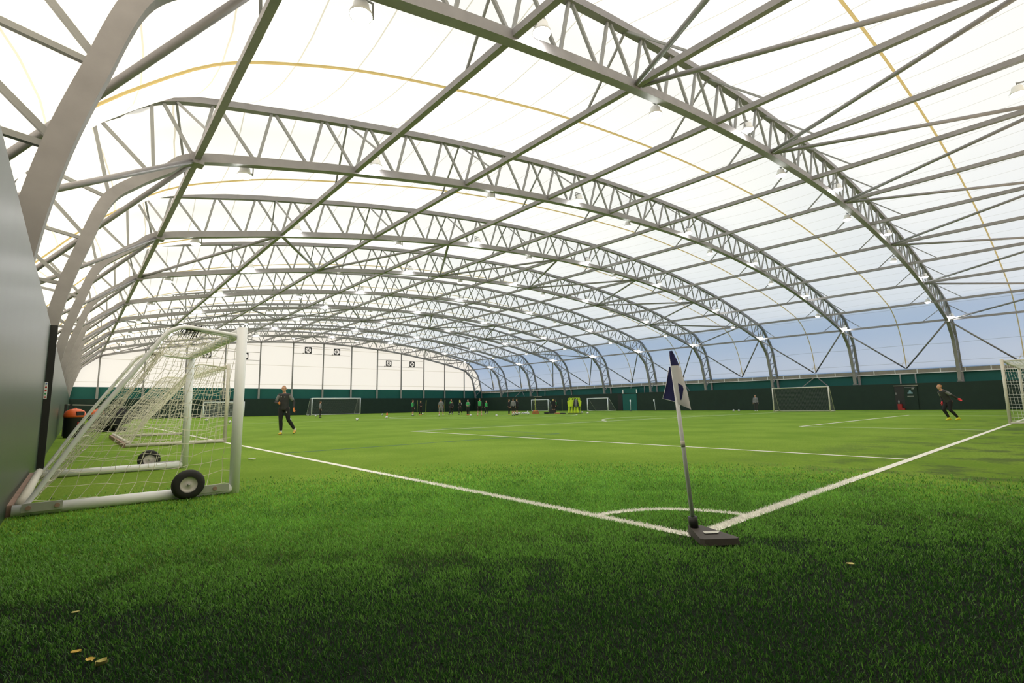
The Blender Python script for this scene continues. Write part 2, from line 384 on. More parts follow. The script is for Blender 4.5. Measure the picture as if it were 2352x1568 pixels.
# roof membrane: outer chord at the trusses, valley between them
s0 = 0.95; SS = np.linspace(s0, ARC[-1] - s0, 120)
vx = [-4.19, -3.7, -3.0, -1.5, 1.0, 4.0, 9.5, 14, 26, 46, 53.9, 55.5, 56.5, 56.7]
def valley_off(s):
    x, z = at_arc(s)
    t = s / ARC[-1]
    return np.interp(t, VT, VO)
_t = np.linspace(0, 1, 801)
_o = np.interp(_t, [0, 0.02, 0.04, 0.058, 0.075, 0.095, 0.13, 0.17, 0.25, 0.45, 0.75, 0.9, 0.97, 1.0], [OFF + .13, OFF + .12, 0.9, 0.52, 0.50, 0.68, 1.06, 1.20, 1.40, 1.52, 1.68, 1.85, 1.85, OFF + .13])
_k = np.hanning(37); _k /= _k.sum(); _p = np.r_[[_o[0]] * 18, _o, [_o[-1]] * 18]; VT, VO = _t, np.convolve(_p, _k, 'valid')
_sv = np.linspace(0, ARC[-1], 1401); _vp = np.array([at_arc(s, valley_off(s)) for s in _sv])
_n = 29; _h = np.hanning(2 * _n + 1); _h /= _h.sum(); _pad = np.vstack([2 * _vp[0] - _vp[_n:0:-1], _vp, 2 * _vp[-1] - _vp[-2:-_n - 2:-1]])
_vs = np.stack([np.convolve(_pad[:, c], _h, 'valid') for c in (0, 1)], 1)
def valley_pt(s, d=0.0):
    q = np.array([np.interp(s, _sv, _vs[:, 0]), np.interp(s, _sv, _vs[:, 1])])
    return q - unit((np.interp(s, ARC, NRM[:, 0]), np.interp(s, ARC, NRM[:, 1]))) * d
ys = []; ts = []
yk = [YS - 0.04] + [FY(k) for k in range(1, 11)] + [YN + 0.45]
for a, b in zip(yk[:-1], yk[1:]):
    for t in np.linspace(0, 1, 9)[:-1]: ys.append(a + (b - a) * t); ts.append(4 * t * (1 - t) if b - a > 4 else 0)
ys.append(yk[-1]); ts.append(0)
vs = []; uvs = []
for y, t in zip(ys, ts):
    for s in SS:
        q = at_arc(s, OFF + 0.13) * (1 - t) + valley_pt(s) * t; vs.append((q[0], y, q[1])); uvs.append((s / 1.556, y))
nS = len(SS)
fs = [(i * nS + j, i * nS + j + 1, (i + 1) * nS + j + 1, (i + 1) * nS + j) for i in range(len(ys) - 1) for j in range(nS - 1)]
mb = MB().add(vs, fs); ceil = mb.build('ceiling', 'membrane', smooth=True); struct(ceil)
ul = ceil.data.uv_layers.new(name='UVMap')
li = np.empty(len(ceil.data.loops), int); ceil.data.loops.foreach_get('vertex_index', li)
ul.data.foreach_set('uv', np.array(uvs)[li].ravel())
# far gable membrane
top = [at_arc(s, OFF + 0.13) for s in SS]
mb = MB()
vs = [(q[0], YN + 0.43, q[1]) for q in top] + [(q[0], YN + 0.43, min(q[1], 4.0)) for q in top]
mb.add(vs, [(j, j + 1, nS + j + 1, nS + j) for j in range(nS - 1)])
struct(MB().add([(q[0], YS - 0.04, q[2] if i_ < nS else min(q[2], 2.5)) for i_, q in enumerate(vs)], [(j, nS + j, nS + j + 1, j + 1) for j in range(nS - 1)]).build('wall_gable_south', 'membrane'))
gm = struct(mb.build('wall_gable_north', 'membrane')); u2 = gm.data.uv_layers.new(name='UVMap')
vz = np.array(vs); li = np.empty(len(gm.data.loops), int); gm.data.loops.foreach_get('vertex_index', li)
u2.data.foreach_set('uv', np.stack([vz[li, 2] / 2.9 + 0.4, vz[li, 0]], 1).ravel())

# valley straps, one per bay
for k in range(0, 10):
    a = yk[k]; b = yk[k + 1]
    ym = (a + b) / 2
    P = [xz3(valley_pt(s, 0.045), ym) for s in np.linspace(s0 + 0.3, ARC[-1] - s0 - 0.3, 150)]
    t = thing('valley_strap', 'tan strap arching along the roof valley ' + ('nearest the camera' if k == 0 else 'between the %s and %s trusses' % (ORD[k], ORD[k + 1])), 'strap', (0, 0, 0), 0, 'roof valley straps')
    MB().sweep(P, SEC(0.075, 0.035), (0, 1, 0)).build('strap_band', 'strap', t)
    mb = MB()
    for P_ in (P[-1], P[0]):
        for d in (-0.35, 0.35): mb.beam((P_[0], ym, P_[2] + 0.75), (P_[0] + (-0.02 if P_[0] > 20 else 0.02), ym + d, P_[2] + 0.12), 0.03)
    mb.build('strap_fork', 'strap', t)

# arch trusses
NW = 3
web_s = []
def truss_webs():
    inner = [0.35]; 
    for i in range(12): inner += list(np.linspace(NODE_S[i], NODE_S[i + 1], NW, endpoint=False))
    inner.append(NODE_S[12])
    left = list(np.linspace(0.25, NODE_S[0], 6))[:-1]; right = [ARC[-1] - s for s in left[::-1]]
    inner = left + inner[1:] + right
    segs = []
    for a, b in zip(inner[:-1], inner[1:]):
        m = a + (b - a) * (0.80 if b <= NODE_S[0] + 0.01 else (0.20 if a >= NODE_S[12] - 0.01 else 0.5)); segs.append((a + 0.06, m - 0.06)); segs.append((b - 0.06, m + 0.06))
    return segs
WEB = truss_webs()
tr_first = None
for k in range(1, 11):
    y = FY(k)
    where = ('nearest the camera' if k == 1 else ('against the far gable wall' if k == 10 else '%s from the camera' % ORD[k]))
    lab = 'grey steel arch truss spanning the hall, ' + where
    if tr_first is None:
        T = thing('arch_truss', lab, 'roof truss', (0, y, 0), 0, 'steel arch trusses')
        ch = []
        ch.append(MB().sweep([xz3(q, 0) for q in INN], SEC(0.25, 0.25), (0, 1, 0)).build('inner_chord', 'steel', T))
        ch.append(MB().sweep([xz3(q, 0) for q in OUT], SEC(0.22, 0.20), (0, 1, 0)).build('outer_chord', 'steel', T))
        for a, b in WEB:
            p = xz3(at_arc(a, 0.1), 0); q = xz3(at_arc(b, OFF - 0.08), 0)
            ch.append(MB().beam(p, q, 0.075, 0.075, (0, 1, 0)).build('web_member', 'steel_web', T))
        for i, s in enumerate(NODE_S):
            p = at_arc(s, OFF - 0.1); n0 = nodes_xz[i]
            for d in (-1, 1):
                # strut from outer chord to the purlin either side
                ch.append(MB().beam((p[0], 0.05 * d, p[1]), (n0[0], 1.75 * d, n0[1] + 0.02), 0.055).build('fly_brace', 'steel_web', T))
            if i in (0, 12):
                mb = MB().box((n0[0], 0, n0[1] - 0.02), (0.34, 0.34, 0.30)); ch.append(mb.build('knee_bracket', 'steel', T))
        sgn = 0
        for x in (-4.30, 2 * XC + 4.30): ch.append(MB().box((x, 0, 2.56), (0.40, 0.42, 0.06)).build('foot_plate', 'steel', T))
        tr_first = (T, ch)
    else:
        T = dup(tr_first[0], tr_first[1], (0, y, 0), label=lab)
    for c in [q for q in T.children if q.name.startswith('outer_chord')]: pass

# purlins, continuous along the hall
for i, (x, z) in enumerate(nodes_xz):
    pos = {0: 'along the left knee line of the trusses', 12: 'along the right knee line of the trusses', 6: 'along the crown of the roof'}.get(i, ('%s from the left knee' % ORD[i]) if i < 6 else ('%s from the right knee' % ORD[12 - i]))
    o = MB().beam((x, YS + 0.05, z + 0.02), (x, FY(10) + 0.1, z + 0.02), 0.15, 0.17, (1, 0, 0)).build('purlin', 'steel')
    tag(o, 'long grey steel purlin running the hall length, ' + pos, 'purlin', 'roof purlins')

# braces
def brace(name, p, q, r, label, cat, group):
    p = V3(p); q = V3(q); d = unit(q - p); t = thing(name, label, cat, tuple(p), 0, group)
    a = d * 0.22; b = (q - p) - d * 0.2
    MB().tube([a, b], r, 10).build('tube', 'tube', t, True)
    mb = MB()
    mb.beam(d * 0.05, a + d * 0.12, 0.02, 0.14, (0, 0, 1)); mb.beam(b - d * 0.12, (q - p) - d * 0.04, 0.02, 0.14, (0, 0, 1))
    mb.build('end_plate', 'steel', t)
def nd(i, k): x, z = nodes_xz[i]; y = FY(k) if k > 0 else -2.7; return (x, y, z - 0.02)
for (ka, kb, pa) in ((1, 0, 0), (3, 4, 1), (6, 7, 0), (9, 10, 1)):
    n = 0
    for i in range(pa, 13, 2):
        for j in (i - 1, i + 1):
            if 0 <= j <= 12:
                n += 1
                bay = 'in the bay nearest the camera' if kb == 0 else 'between %s and %s trusses' % (ORD[min(ka, kb)], ORD[max(ka, kb)])
                brace('roof_brace', nd(i, ka), nd(j, kb), 0.07, 'diagonal roof brace tube %s, %s from left' % (bay, ORD[n]), 'brace', 'zigzag roof braces')
for k in range(1, 11):
    for nm, i, xf in (('left', 0, -5.66), ('right', 12, 58.02)):
        for d in (-1, 1):
            kk = k + d
            if kk > 10: continue
            ym = FY(k) + d * D / 2
            if kk == 0: ym = (FY(1) - 2.7) / 2
            side = 'towards the camera' if d < 0 else 'towards the far end'
            brace('wall_brace', nd(i, k), (xf, ym, 3.98), 0.068, 'slanting %s wall brace tube from the %s truss knee %s' % (nm, ORD[k], side), 'brace', 'wall braces below the knees')
# short crossed struts below the right gutter
n = 0
for k in (2.5, 4.5, 8.5):
    for d in (-1, 1):
        n += 1
        o = MB().beam((58.05, FY(k) + 0.25 * d, 3.45), (57.6, FY(k) + 1.25 * d, 2.55), 0.08).build('gutter_strut', 'tube')
        tag(o, 'short slanting strut under the right gutter, %s from the camera' % ORD[n], 'strut', 'gutter struts')
for n, y in enumerate((9.95, 8.75, 41.9, 39.6, 63.6, 59.8)):
    o = MB().beam((57.95, y, 3.46), (57.9, y, 2.5), 0.10).build('gutter_post', 'steel_web')
    tag(o, 'short upright grey post under the right gutter, %s from the camera' % ORD[n + 1], 'post', 'gutter posts')

# gable columns
for i, (x, z) in enumerate(nodes_xz):
    o = thing('gable_column', 'slim grey steel column on the far end wall, %s from left' % ORD[i + 1], 'column', (x, YN + 0.20, 2.5), 0, 'far gable columns')
    MB().box((0, 0, (z - 2.5) / 2), (0.16, 0.16, z - 2.5)).build('shaft', 'steel', o)
    MB().box((0, -0.04, 0.75), (0.26, 0.10, 1.5)).build('foot_sleeve', 'steel_web', o)

# extractor fans
fan = None
for n, (x, z) in enumerate(((9.96, 8.75), (14.7, 8.75), (23.78, 10.15), (28.41, 10.14), (37.74, 8.66), (42.40, 8.68))):
    lab = 'square black extractor fan with pale blades on far gable, %s from left' % ORD[n + 1]
    if fan is None:
        t = thing('extractor_fan', lab, 'fan', (x, YN + 0.30, z), 0, 'gable fans'); ch = []
        mb = MB(); nC = 32; vs = []
        for yy in (0.0, -0.10):
            for q in range(nC):
                a = 2 * PI * q / nC; m_ = 0.51 / max(abs(math.cos(a)), abs(math.sin(a)))
                vs += [(0.44 * math.cos(a), yy, 0.44 * math.sin(a)), (m_ * math.cos(a), yy, m_ * math.sin(a))]
        fs_ = []
        for q in range(nC):
            a = 2 * q; b = 2 * ((q + 1) % nC); o2 = 2 * nC
            fs_ += [(a, a + 1, b + 1, b), (o2 + a, o2 + b, o2 + b + 1, o2 + a + 1), (a, b, o2 + b, o2 + a), (a + 1, o2 + a + 1, o2 + b + 1, b + 1)]
        mb.add(vs, fs_); ch.append(mb.build('frame', 'black', t))
        RX = np.array([[1, 0, 0], [0, 0, 1], [0, -1, 0]])
        ch.append(MB().lathe([(0.0, 0.10), (0.07, 0.10), (0.08, 0.02)], (0, 0, 0), 14, R=RX).build('hub', 'black', t))
        for j in range(7):
            a = 2 * PI * j / 7; P = [(r_ * math.cos(a + b_), -0.04, r_ * math.sin(a + b_)) for r_, b_ in ((0.06, 0), (0.18, 0.10), (0.32, 0.12), (0.46, 0.05))]
            ch.append(MB().sweep(P, SEC(0.05, 0.06), (0, 1, 0)).build('blade', 'black', t))
        mb = MB().box((-0.72, -0.02, -0.50), (0.22, 0.1, 0.10)); ch.append(mb.build('motor_box', 'gutter', t))
        mb = MB(); mb.box((0, 0.05, 0.62), (4.5, 0.03, 0.05)); mb.box((0, 0.05, -0.56), (4.5, 0.03, 0.05)); ch.append(mb.build('mounting_rail', 'gutter', t))
        fan = (t, ch)
    else: dup(fan[0], fan[1], (x, YN + 0.30, z), label=lab)

# floodlights
def make_lamp():
    t = thing('floodlight', '', 'floodlight', (0, 0, 0), 0, 'roof floodlights'); ch = []
    ch.append(MB().lathe([(0.0, 0.24), (0.10, 0.24), (0.135, 0.20), (0.15, 0.10), (0.20, 0.02), (0.205, -0.03), (0.195, -0.03)], n=18, cap=False).build('housing', 'lampwhite', t, True))
    ch.append(MB().lathe([(0.0, -0.115), (0.07, -0.108), (0.135, -0.085), (0.18, -0.05), (0.197, -0.02)], n=18).build('lens', 'glow', t, True))
    mb = MB(); mb.beam((-0.22, 0.0, 0.02), (-0.22, 0, 0.34), 0.03, 0.02); mb.beam((-0.22, 0, 0.33), (0.1, 0, 0.33), 0.03, 0.02); mb.beam((-0.22, 0, 0.08), (-0.14, 0, 0.08), 0.03)
    mb.beam((0.0, 0, 0.33), (0, 0.26, 0.30), 0.035); ch.append(mb.build('bracket', 'steel_web', t))
    return t, ch
lamp = make_lamp(); first = True
A_X = [3.6, 14.1, 24.3, 33.7, 43.8, 53.6]; B_X = [-0.25, 9.2, 19.0, 28.3, 38.2, 48.5]
def inner_z(x):
    k = np.argsort(INN[20:-20, 0]); return float(np.interp(x, INN[20:-20, 0][k], INN[20:-20, 1][k]))
for k in range(1, 10):
    al = sorted([(x, -1) for x in A_X] + [(x, 1) for x in B_X])
    for n, (x, sgn) in enumerate(al):
        loc = (x, FY(k) + 0.36 * sgn, inner_z(x) + (0.12 if sgn < 0 else -0.26))
        tr_ = 'truss nearest the camera' if k == 1 else '%s truss from the camera' % ORD[k]
        lab = 'white dome floodlight, %s from left on the %s' % (ORD[n + 1], tr_)
        rz = 0 if sgn < 0 else PI
        if first: lamp[0].location = loc; lamp[0].rotation_euler = (0, 0, rz); lamp[0]['label'] = lab; first = False
        else: dup(lamp[0], lamp[1], loc, rz, lab)
dup(lamp[0], lamp[1], (18.2, -1.62, 10.55), PI, 'white dome floodlight at the right edge, hung ahead of the nearest truss')
MB().beam((18.2, -1.9, 10.85), (18.2, -2.9, 10.95), 0.06).build('hanger_arm', 'steel_web', [o for o in C.objects if o.get('label', '').startswith('white dome floodlight at the right')][0]).matrix_parent_inverse = Matrix.Rotation(-PI, 4, 'Z') @ Matrix.Translation((-18.2, 1.62, -10.55))

# ------------------------------------------------------------------ pitch markings (painted on the floor)
LW = 0.11; GX = 23.526; HW = GX + 3.66
def strip(name, pts, w=LW, m='line', z=0.004):
    P = np.array([(x, y, z) for x, y in pts], float); mb = MB(); vs = []
    for i in range(len(P)):
        t = unit(P[min(i + 1, len(P) - 1)] - P[max(i - 1, 0)]); n_ = np.array([-t[1], t[0], 0]) * w / 2; vs += [P[i] - n_, P[i] + n_]
    mb.add(vs, [(2 * i, 2 * i + 2, 2 * i + 3, 2 * i + 1) for i in range(len(P) - 1)])
    return mb.build(name, m, FLOOR)
def arc(cx, cy, r, a0, a1, n=40): return [(cx + r * math.cos(a), cy + r * math.sin(a)) for a in np.linspace(a0, a1, n)]
strip('touchline', [(0, -LW / 2), (0, 72)]); strip('goal_line', [(-LW / 2, 0), (2 * HW, 0)], z=0.005)
strip('corner_arc', arc(0, 0, 0.95, 0, PI / 2), 0.09, z=0.006)
a = GX - 16.5; a2 = GX + 7.32 + 16.5; c_ = GX - 5.5; c2 = GX + 7.32 + 5.5
strip('penalty_area_side', [(a, 0), (a, 16.5 + LW / 2)]); strip('penalty_area_front', [(a, 16.5), (a2, 16.5)], z=0.005); strip('penalty_area_side', [(a2, 0), (a2, 16.5)])
strip('goal_area_side', [(c_, 0), (c_, 5.5 + LW / 2)], 0.08); strip('goal_area_front', [(c_, 5.5), (c2, 5.5)], z=0.005); strip('goal_area_side', [(c2, 0), (c2, 5.5)], 0.08)
th = math.acos(5.5 / 9.15); strip('penalty_arc', arc(HW, 11, 9.15, PI / 2 - th, PI / 2 + th), z=0.006)
strip('halfway_line', [(0, 37.5), (2 * HW, 37.5)], 0.09, z=0.005)
strip('centre_circle', arc(HW, 37.5, 9.15, 0, 2 * PI, 80), 0.09, z=0.006)
strip('blue_line', [(0.1, 10.1), (9.15, 10.1)], 0.07, 'blue_line', 0.003); strip('blue_line', [(9.15, 10.1), (9.15, 17.5)], 0.07, 'blue_line', 0.0035)
strip('blue_line', [(9.15, 17.5), (26, 17.5)], 0.07, 'blue_line', 0.003)

# modelled turf pile around the corner nearest the camera
def turf_pile():
    n = 640000
    R = 1.3 + 8.2 * nrs.rand(n) ** 1.5; A = nrs.rand(n) * math.radians(104) - math.radians(8)
    x = CAM.x + R * np.sin(A); y = CAM.y + R * np.cos(A)
    ok = (x > XL + 0.02) & (y > YS + 0.05) & (x < 6.6) & (y < 6.4); x, y, R = x[ok], y[ok], R[ok]; n = len(x)
    # thinner over infill patches; also towards the camera corner, imitating vignette shade
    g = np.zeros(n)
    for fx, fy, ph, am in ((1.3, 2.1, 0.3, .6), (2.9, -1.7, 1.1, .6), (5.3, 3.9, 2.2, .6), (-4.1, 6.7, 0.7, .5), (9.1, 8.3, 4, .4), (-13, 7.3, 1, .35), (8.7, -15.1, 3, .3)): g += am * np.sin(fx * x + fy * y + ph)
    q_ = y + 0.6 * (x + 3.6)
    worn_vignette = np.clip(1.05 * np.clip((2.0 - q_) / 1.7, 0, 1) + 0.9 * np.clip((g + 0.1) * 0.9, 0, 1) * np.clip((3.4 - q_) / 1.6, 0, 1), 0, 1)
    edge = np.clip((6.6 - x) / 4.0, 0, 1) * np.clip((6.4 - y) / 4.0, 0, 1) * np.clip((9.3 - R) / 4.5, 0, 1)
    keep = (nrs.rand(n) > worn_vignette * 0.58) & (nrs.rand(n) < edge * 1.3); x, y, R = x[keep], y[keep], R[keep]; g = g[keep]; worn_vignette = worn_vignette[keep]; n = len(x)
    h = (0.011 + 0.010 * nrs.rand(n) + 0.0014 * np.minimum(R, 6)); w = 0.0006 + 0.00046 * R; th = nrs.rand(n) * 2 * PI
    la = nrs.rand(n) * 2 * PI; lm = h * (0.25 + 0.75 * nrs.rand(n)); lx = np.cos(la) * lm - 0.004; ly = np.sin(la) * lm
    dx = np.cos(th) * w; dy = np.sin(th) * w
    v = np.empty((n, 5, 3))
    v[:, 0] = np.stack([x - dx, y - dy, np.zeros(n)], 1); v[:, 1] = np.stack([x + dx, y + dy, np.zeros(n)], 1)
    mx, my, mz = x + lx * 0.3, y + ly * 0.3, h * 0.6
    v[:, 2] = np.stack([mx + dx * 0.8, my + dy * 0.8, mz], 1); v[:, 3] = np.stack([mx - dx * 0.8, my - dy * 0.8, mz], 1)
    v[:, 4] = np.stack([x + lx, y + ly, h], 1)
    me = bpy.data.meshes.new('artificial_grass'); me.vertices.add(n * 5); me.vertices.foreach_set('co', v.ravel())
    b = np.arange(n) * 5; loops = np.stack([b, b + 1, b + 2, b + 3, b + 3, b + 2, b + 4], 1).ravel()
    me.loops.add(n * 7); me.loops.foreach_set('vertex_index', loops)
    st = np.stack([np.arange(n) * 7, np.arange(n) * 7 + 4], 1).ravel(); me.polygons.add(n * 2)
    me.polygons.foreach_set('loop_start', st.astype(np.int32))
    me.update(calc_edges=True)
    me.polygons.foreach_set('use_smooth', np.ones(n * 2, bool))
    shade = np.clip(0.50 + 0.10 * np.sin(g) - 0.50 * worn_vignette + 0.22 * nrs.randn(n), 0.0, 0.93)  # blade colour darkened along the same ramp, painting in foreground shade
    jx = x + 0.006 * nrs.randn(n); jy = y + 0.006 * nrs.randn(n); rr = np.hypot(jx, jy)
    white = ((np.abs(jx) < LW / 2) & (jy > -LW / 2)) | ((np.abs(jy) < LW / 2 * 1.05) & (jx > -LW / 2)) | ((np.abs(rr - 0.95) < 0.045) & (jx > 0) & (jy > 0))
    shade[white] = 1.0
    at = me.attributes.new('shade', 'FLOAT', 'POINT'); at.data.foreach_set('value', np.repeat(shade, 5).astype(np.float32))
    me.materials.append(M['blade'])
    o = bpy.data.objects.new('artificial_grass', me); C.objects.link(o)
    tag(o, 'short green artificial grass pile covering the ground nearest the camera', 'grass'); o['kind'] = 'stuff'
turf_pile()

# ------------------------------------------------------------------ goals
def net_cords(mb, fn, nu, nv, r, sub=2, jit=0.0, sides=3, seed=1, ulim=None):
    rs = np.random.RandomState(seed); K = sub
    J = rs.randn(nu + 1, nv + 1, 3) * jit
    def P(i, j):
        a = int(min(max(round(i), 0), nu)); b = int(min(max(round(j), 0), nv))
        i0 = int(math.floor(i)); j0 = int(math.floor(j)); i1 = min(i0 + 1, nu); j1 = min(j0 + 1, nv); fi = i - i0; fj = j - j0
        jj = J[i0, j0] * (1 - fi) * (1 - fj) + J[i1, j0] * fi * (1 - fj) + J[i0, j1] * (1 - fi) * fj + J[i1, j1] * fi * fj
        return V3(fn(i / nu, j / nv)) + jj
    for i in range(nu + 1): mb.tube([P(i, j) for j in np.linspace(0, nv, nv * K + 1)], r, sides, cap=False)
    for j in range(nv + 1): mb.tube([P(i, j) for i in np.linspace(0, nu, nu * K + 1)], r, sides, cap=False)
def make_goal(label, loc, rz, W, H, depth, top, pr, cell, nr, netm, framem='white', curved=True, wheels=False, sag=0.18, jit=0.0, sub=1, sides=3, plates=False, group=None, base=True, wob=0.0, seedn=1):
    t = thing('football_goal', label, 'goal', loc, rz, group)
    for x in (0, W):
        MB().sweep([(x, 0, 0.0 if not base else 0.0), (x, 0, H + 0.05)], [(pr * math.cos(a), pr * 0.86 * math.sin(a)) for a in np.linspace(0, 2 * PI, 17)[:-1]], (1, 0, 0)).build('post', framem, t, True)
    MB().tube([(pr, 0, H), (W - pr, 0, H)], pr * 0.92, 16).build('crossbar', framem, t, True)
    if curved: st = [(depth - 0.05, 0.07), (depth - 0.13, 0.16), (depth - 0.48, 0.41 * H), (depth * 0.51, 0.80 * H), (depth * 0.415, 0.95 * H), (depth * 0.36, 0.992 * H), (depth * 0.30, 1.005 * H), (depth * 0.21, 0.997 * H), (0.03, 0.975 * H)]
    else: st = [(depth - 0.04, 0.08), (top, H - 0.05), (top * 0.6, H - 0.01), (0.02, H - 0.01)]
    st = np.array(st); SC = catmull(st, 5) if curved else st
    sr = 0.024 if curved else 0.022
    for x in (0.02, W - 0.02):
        MB().tube([(x, a, b) for a, b in SC], sr, 10).build('stanchion', framem, t, True)
    if base:
        for x in (0, W):
            mb = MB().tube([(x, 0.0, pr * 0.85), (x, depth, pr * 0.85)], pr * 0.84, 14)
            mb.build('base_bar', framem, t, True)
        if plates:
            MB().tube([(0.05, depth - 0.06, 0.12), (W - 0.05, depth - 0.06, 0.12)], 0.045, 12).build('rear_roller', 'white_dirty', t, True)
            mb = MB().box((W / 2, depth + 0.0, 0.055), (W - 0.1, 0.10, 0.11)); 
            for i in range(22): mb.box((0.12 + (W - 0.24) * i / 21, depth - 0.05, 0.10), (0.05, 0.03, 0.05), mi=0)
            mb.build('rear_weight_bar', 'rust', t)
        else:
            MB().tube([(0, depth, pr * 0.8), (W, depth, pr * 0.8)], pr * 0.7, 10).build('rear_bar', framem, t, True)
    # net
    seg = np.r_[0, np.cumsum(np.hypot(*np.diff(SC, axis=0).T))]; Lst = seg[-1]
    def onst(v): return np.array([np.interp(v * Lst, seg, SC[:, 0]), np.interp(v * Lst, seg, SC[:, 1])])
    mb = MB(); nu = max(4, int(W / cell)); nv = max(4, int(Lst / cell))
    def back(u, v):
        q = onst(v); s_ = 4 * u * (1 - u); e = 4 * v * (1 - v)
        hang = sag * s_ * (0.35 + 0.65 * math.sin(PI * min(1, v * 1.02)))
        return (0.03 + (W - 0.06) * u + wob * 0.3 * math.sin(9 * v + 4 * u), q[0] - hang * 0.75 + wob * math.sin(11 * u + 5 * v) * e, max(0.02, q[1] - hang * 0.5 + wob * math.cos(13 * u - 7 * v) * e))
    net_cords(mb, back, nu, nv, nr, sub, jit, sides, seedn)
    # side nets: rows of constant height between stanchion and post
    o_ = np.argsort(SC[:, 1][:-6]) if curved else None
    zz = np.linspace(0.14, H - 0.06, max(3, int((H - 0.2) / cell)) + 1)
    for x in (0.03, W - 0.03):
        inw = 1 if x < W / 2 else -1
        def xs(z):
            k = np.argsort(SC[:, 1]); return np.interp(z, SC[:, 1][k], SC[:, 0][k])
        nx = max(3, int(depth / cell)); nz = len(zz) - 1
        def side(u, v, x=x, inw=inw):
            z = 0.14 + (H - 0.2) * v
            far = SC[np.argmin(np.abs(SC[:, 1] - z) + (SC[:, 0] < 0.12) * 9), 0]
            yy = u * max(0.10, np.interp(z, *zip(*sorted([(b, a_) for a_, b in SC if a_ > top - 0.3]))))
            e = 4 * u * (1 - u)
            return (x + inw * (0.02 + (sag * 0.5 + wob) * e * (1 - abs(2 * v - 1)) + wob * 0.5 * math.sin(8 * u + 6 * v) * e), yy + wob * 0.6 * math.sin(10 * v + 5 * u) * e, max(0.02, z + wob * math.cos(9 * u + 3 * v) * e - sag * 0.35 * e * (1 - v)))
        net_cords(mb, side, nx, nz, nr, sub, jit, sides, seedn + 3)
    mb.build('net', netm, t)
    if wheels:
        RY = np.array([[0, 0, 1], [0, 1, 0], [-1, 0, 0]])
        for x, sg in ((-pr * 0.84 - 0.075, -1), (W + pr * 0.84 + 0.075, 1)):
            wob_ = bpy.data.objects.new('wheel', MB().lathe([(0.088, -0.050), (0.13, -0.055), (0.155, -0.035), (0.166, 0), (0.155, 0.035), (0.13, 0.055), (0.088, 0.050), (0.088, -0.050)], n=32, R=RY, cap=False).mesh('wheel', 'tyre', True)); C.objects.link(wob_)
            wob_.parent = t; wob_.location = (x, 0.50, 0.168)
            MB().lathe([(0.0, -0.025), (0.03, -0.025), (0.05, -0.012), (0.07, -0.02), (0.092, -0.04), (0.092, 0.04), (0.07, 0.02), (0.05, 0.012), (0.03, 0.025), (0.0, 0.025)], n=28, R=RY).build('rim', 'rim', wob_, True)
            MB().lathe([(0.0, -0.052), (0.014, -0.05), (0.016, 0.05), (0.0, 0.052)], n=10, R=RY).build('axle', 'alu', wob_, True)
            MB().box((x - sg * 0.072, 0.27, 0.085), (0.02, 0.40, 0.085)).build('wheel_plate', 'alu', t)
            MB().box((x - sg * 0.072, depth - 0.22, 0.085), (0.02, 0.30, 0.085)).build('corner_plate', 'alu', t)
            for dy in (depth - 0.12, depth - 0.33, 0.22): MB().lathe([(0, -0.03), (0.022, -0.03), (0.022, 0.03), (0, 0.03)], (x - sg * 0.072, dy, 0.085), 8, R=RY).build('bolt', 'rust', t)
    return t
g1 = make_goal('white wheeled portable goal nearest the camera, back against left wall', (-2.07, 4.90, 0), PI / 2, 3.66, 1.98, 1.93, 0.78, 0.068, 0.13, 0.003, 'net', wheels=True, sag=0.22, jit=0.012, sub=3, plates=True, wob=0.03)
# brace tube pair and black cable ties at the top of the near stanchion
for x in (0.05, 3.61):
    MB().tube([(x, 0.55, 1.975), (x + (0.14 if x < 1 else -0.14), 0.04, 1.93)], 0.018, 8).build('corner_brace', 'white', g1, True)
    mb = MB()
    for i in range(9):
        a = rnd.uniform(0, 2 * PI); mb.tube([(x, 0.52 + 0.02 * i - 0.08, 1.985), (x + 0.03 * math.cos(a), 0.50 + 0.02 * i - 0.06, 2.01 + 0.02 * rnd.random()), (x + 0.06 * math.cos(a), 0.50 + 0.02 * i, 1.93 - 0.07 * rnd.random())], 0.006, 5)
    mb.tube([(x, 0.44, 1.985), (x, 0.60, 1.985)], 0.033, 10)
    mb.build('cable_tie', 'black', g1)
make_goal('white full size goal on the touchline behind the wheeled goal', (0.0, 15.70, 0), PI / 2, 7.32, 2.38, 2.45, 1.0, 0.06, 0.13, 0.006, 'net', 'white_dirty', sag=0.45, sub=1, plates=True, wob=0.03, jit=0.01, seedn=4)
make_goal('white goal at the right edge standing on the goal line', (GX + 7.32, 0, 0), PI, 7.32, 2.44, 1.9, 0.9, 0.06, 0.12, 0.0055, 'net_white', 'white_dirty', sag=0.12, curved=False, jit=0.006)
make_goal('white goal by the right wall nearest the black door', (48.3, 18.35, 0), -PI / 2, 4.88, 2.25, 1.3, 0.35, 0.055, 0.13, 0.006, 'net_far', 'white_dirty', curved=False, sag=0.06)
make_goal('large white goal standing before the far end wall', (22.30, 71.6, 0), 0, 7.32, 2.44, 2.2, 0.9, 0.065, 0.15, 0.009, 'net_far', 'white', curved=False, sag=0.35, wheels=True)
make_goal('smaller white goal at the far end, seen through the left goals', (9.45, 75.4, 0), 0, 4.88, 2.05, 1.6, 0.7, 0.06, 0.16, 0.011, 'net_white', 'white', curved=False, sag=0.2)
make_goal('small white goal by right wall behind the slalom pole', (54.3, 59.4, 0), -PI / 2, 3.9, 1.83, 1.3, 0.3, 0.06, 0.18, 0.008, 'net_far', 'white', curved=False, sag=0.05, group='small goals by the right wall')
make_goal('small white goal beside the yellow mannequins by right wall', (53.9, 46.9, 0), -PI / 2, 3.8, 1.83, 1.9, 0.3, 0.06, 0.18, 0.007, 'net_far', 'white', curved=False, sag=0.05, group='small goals by the right wall')

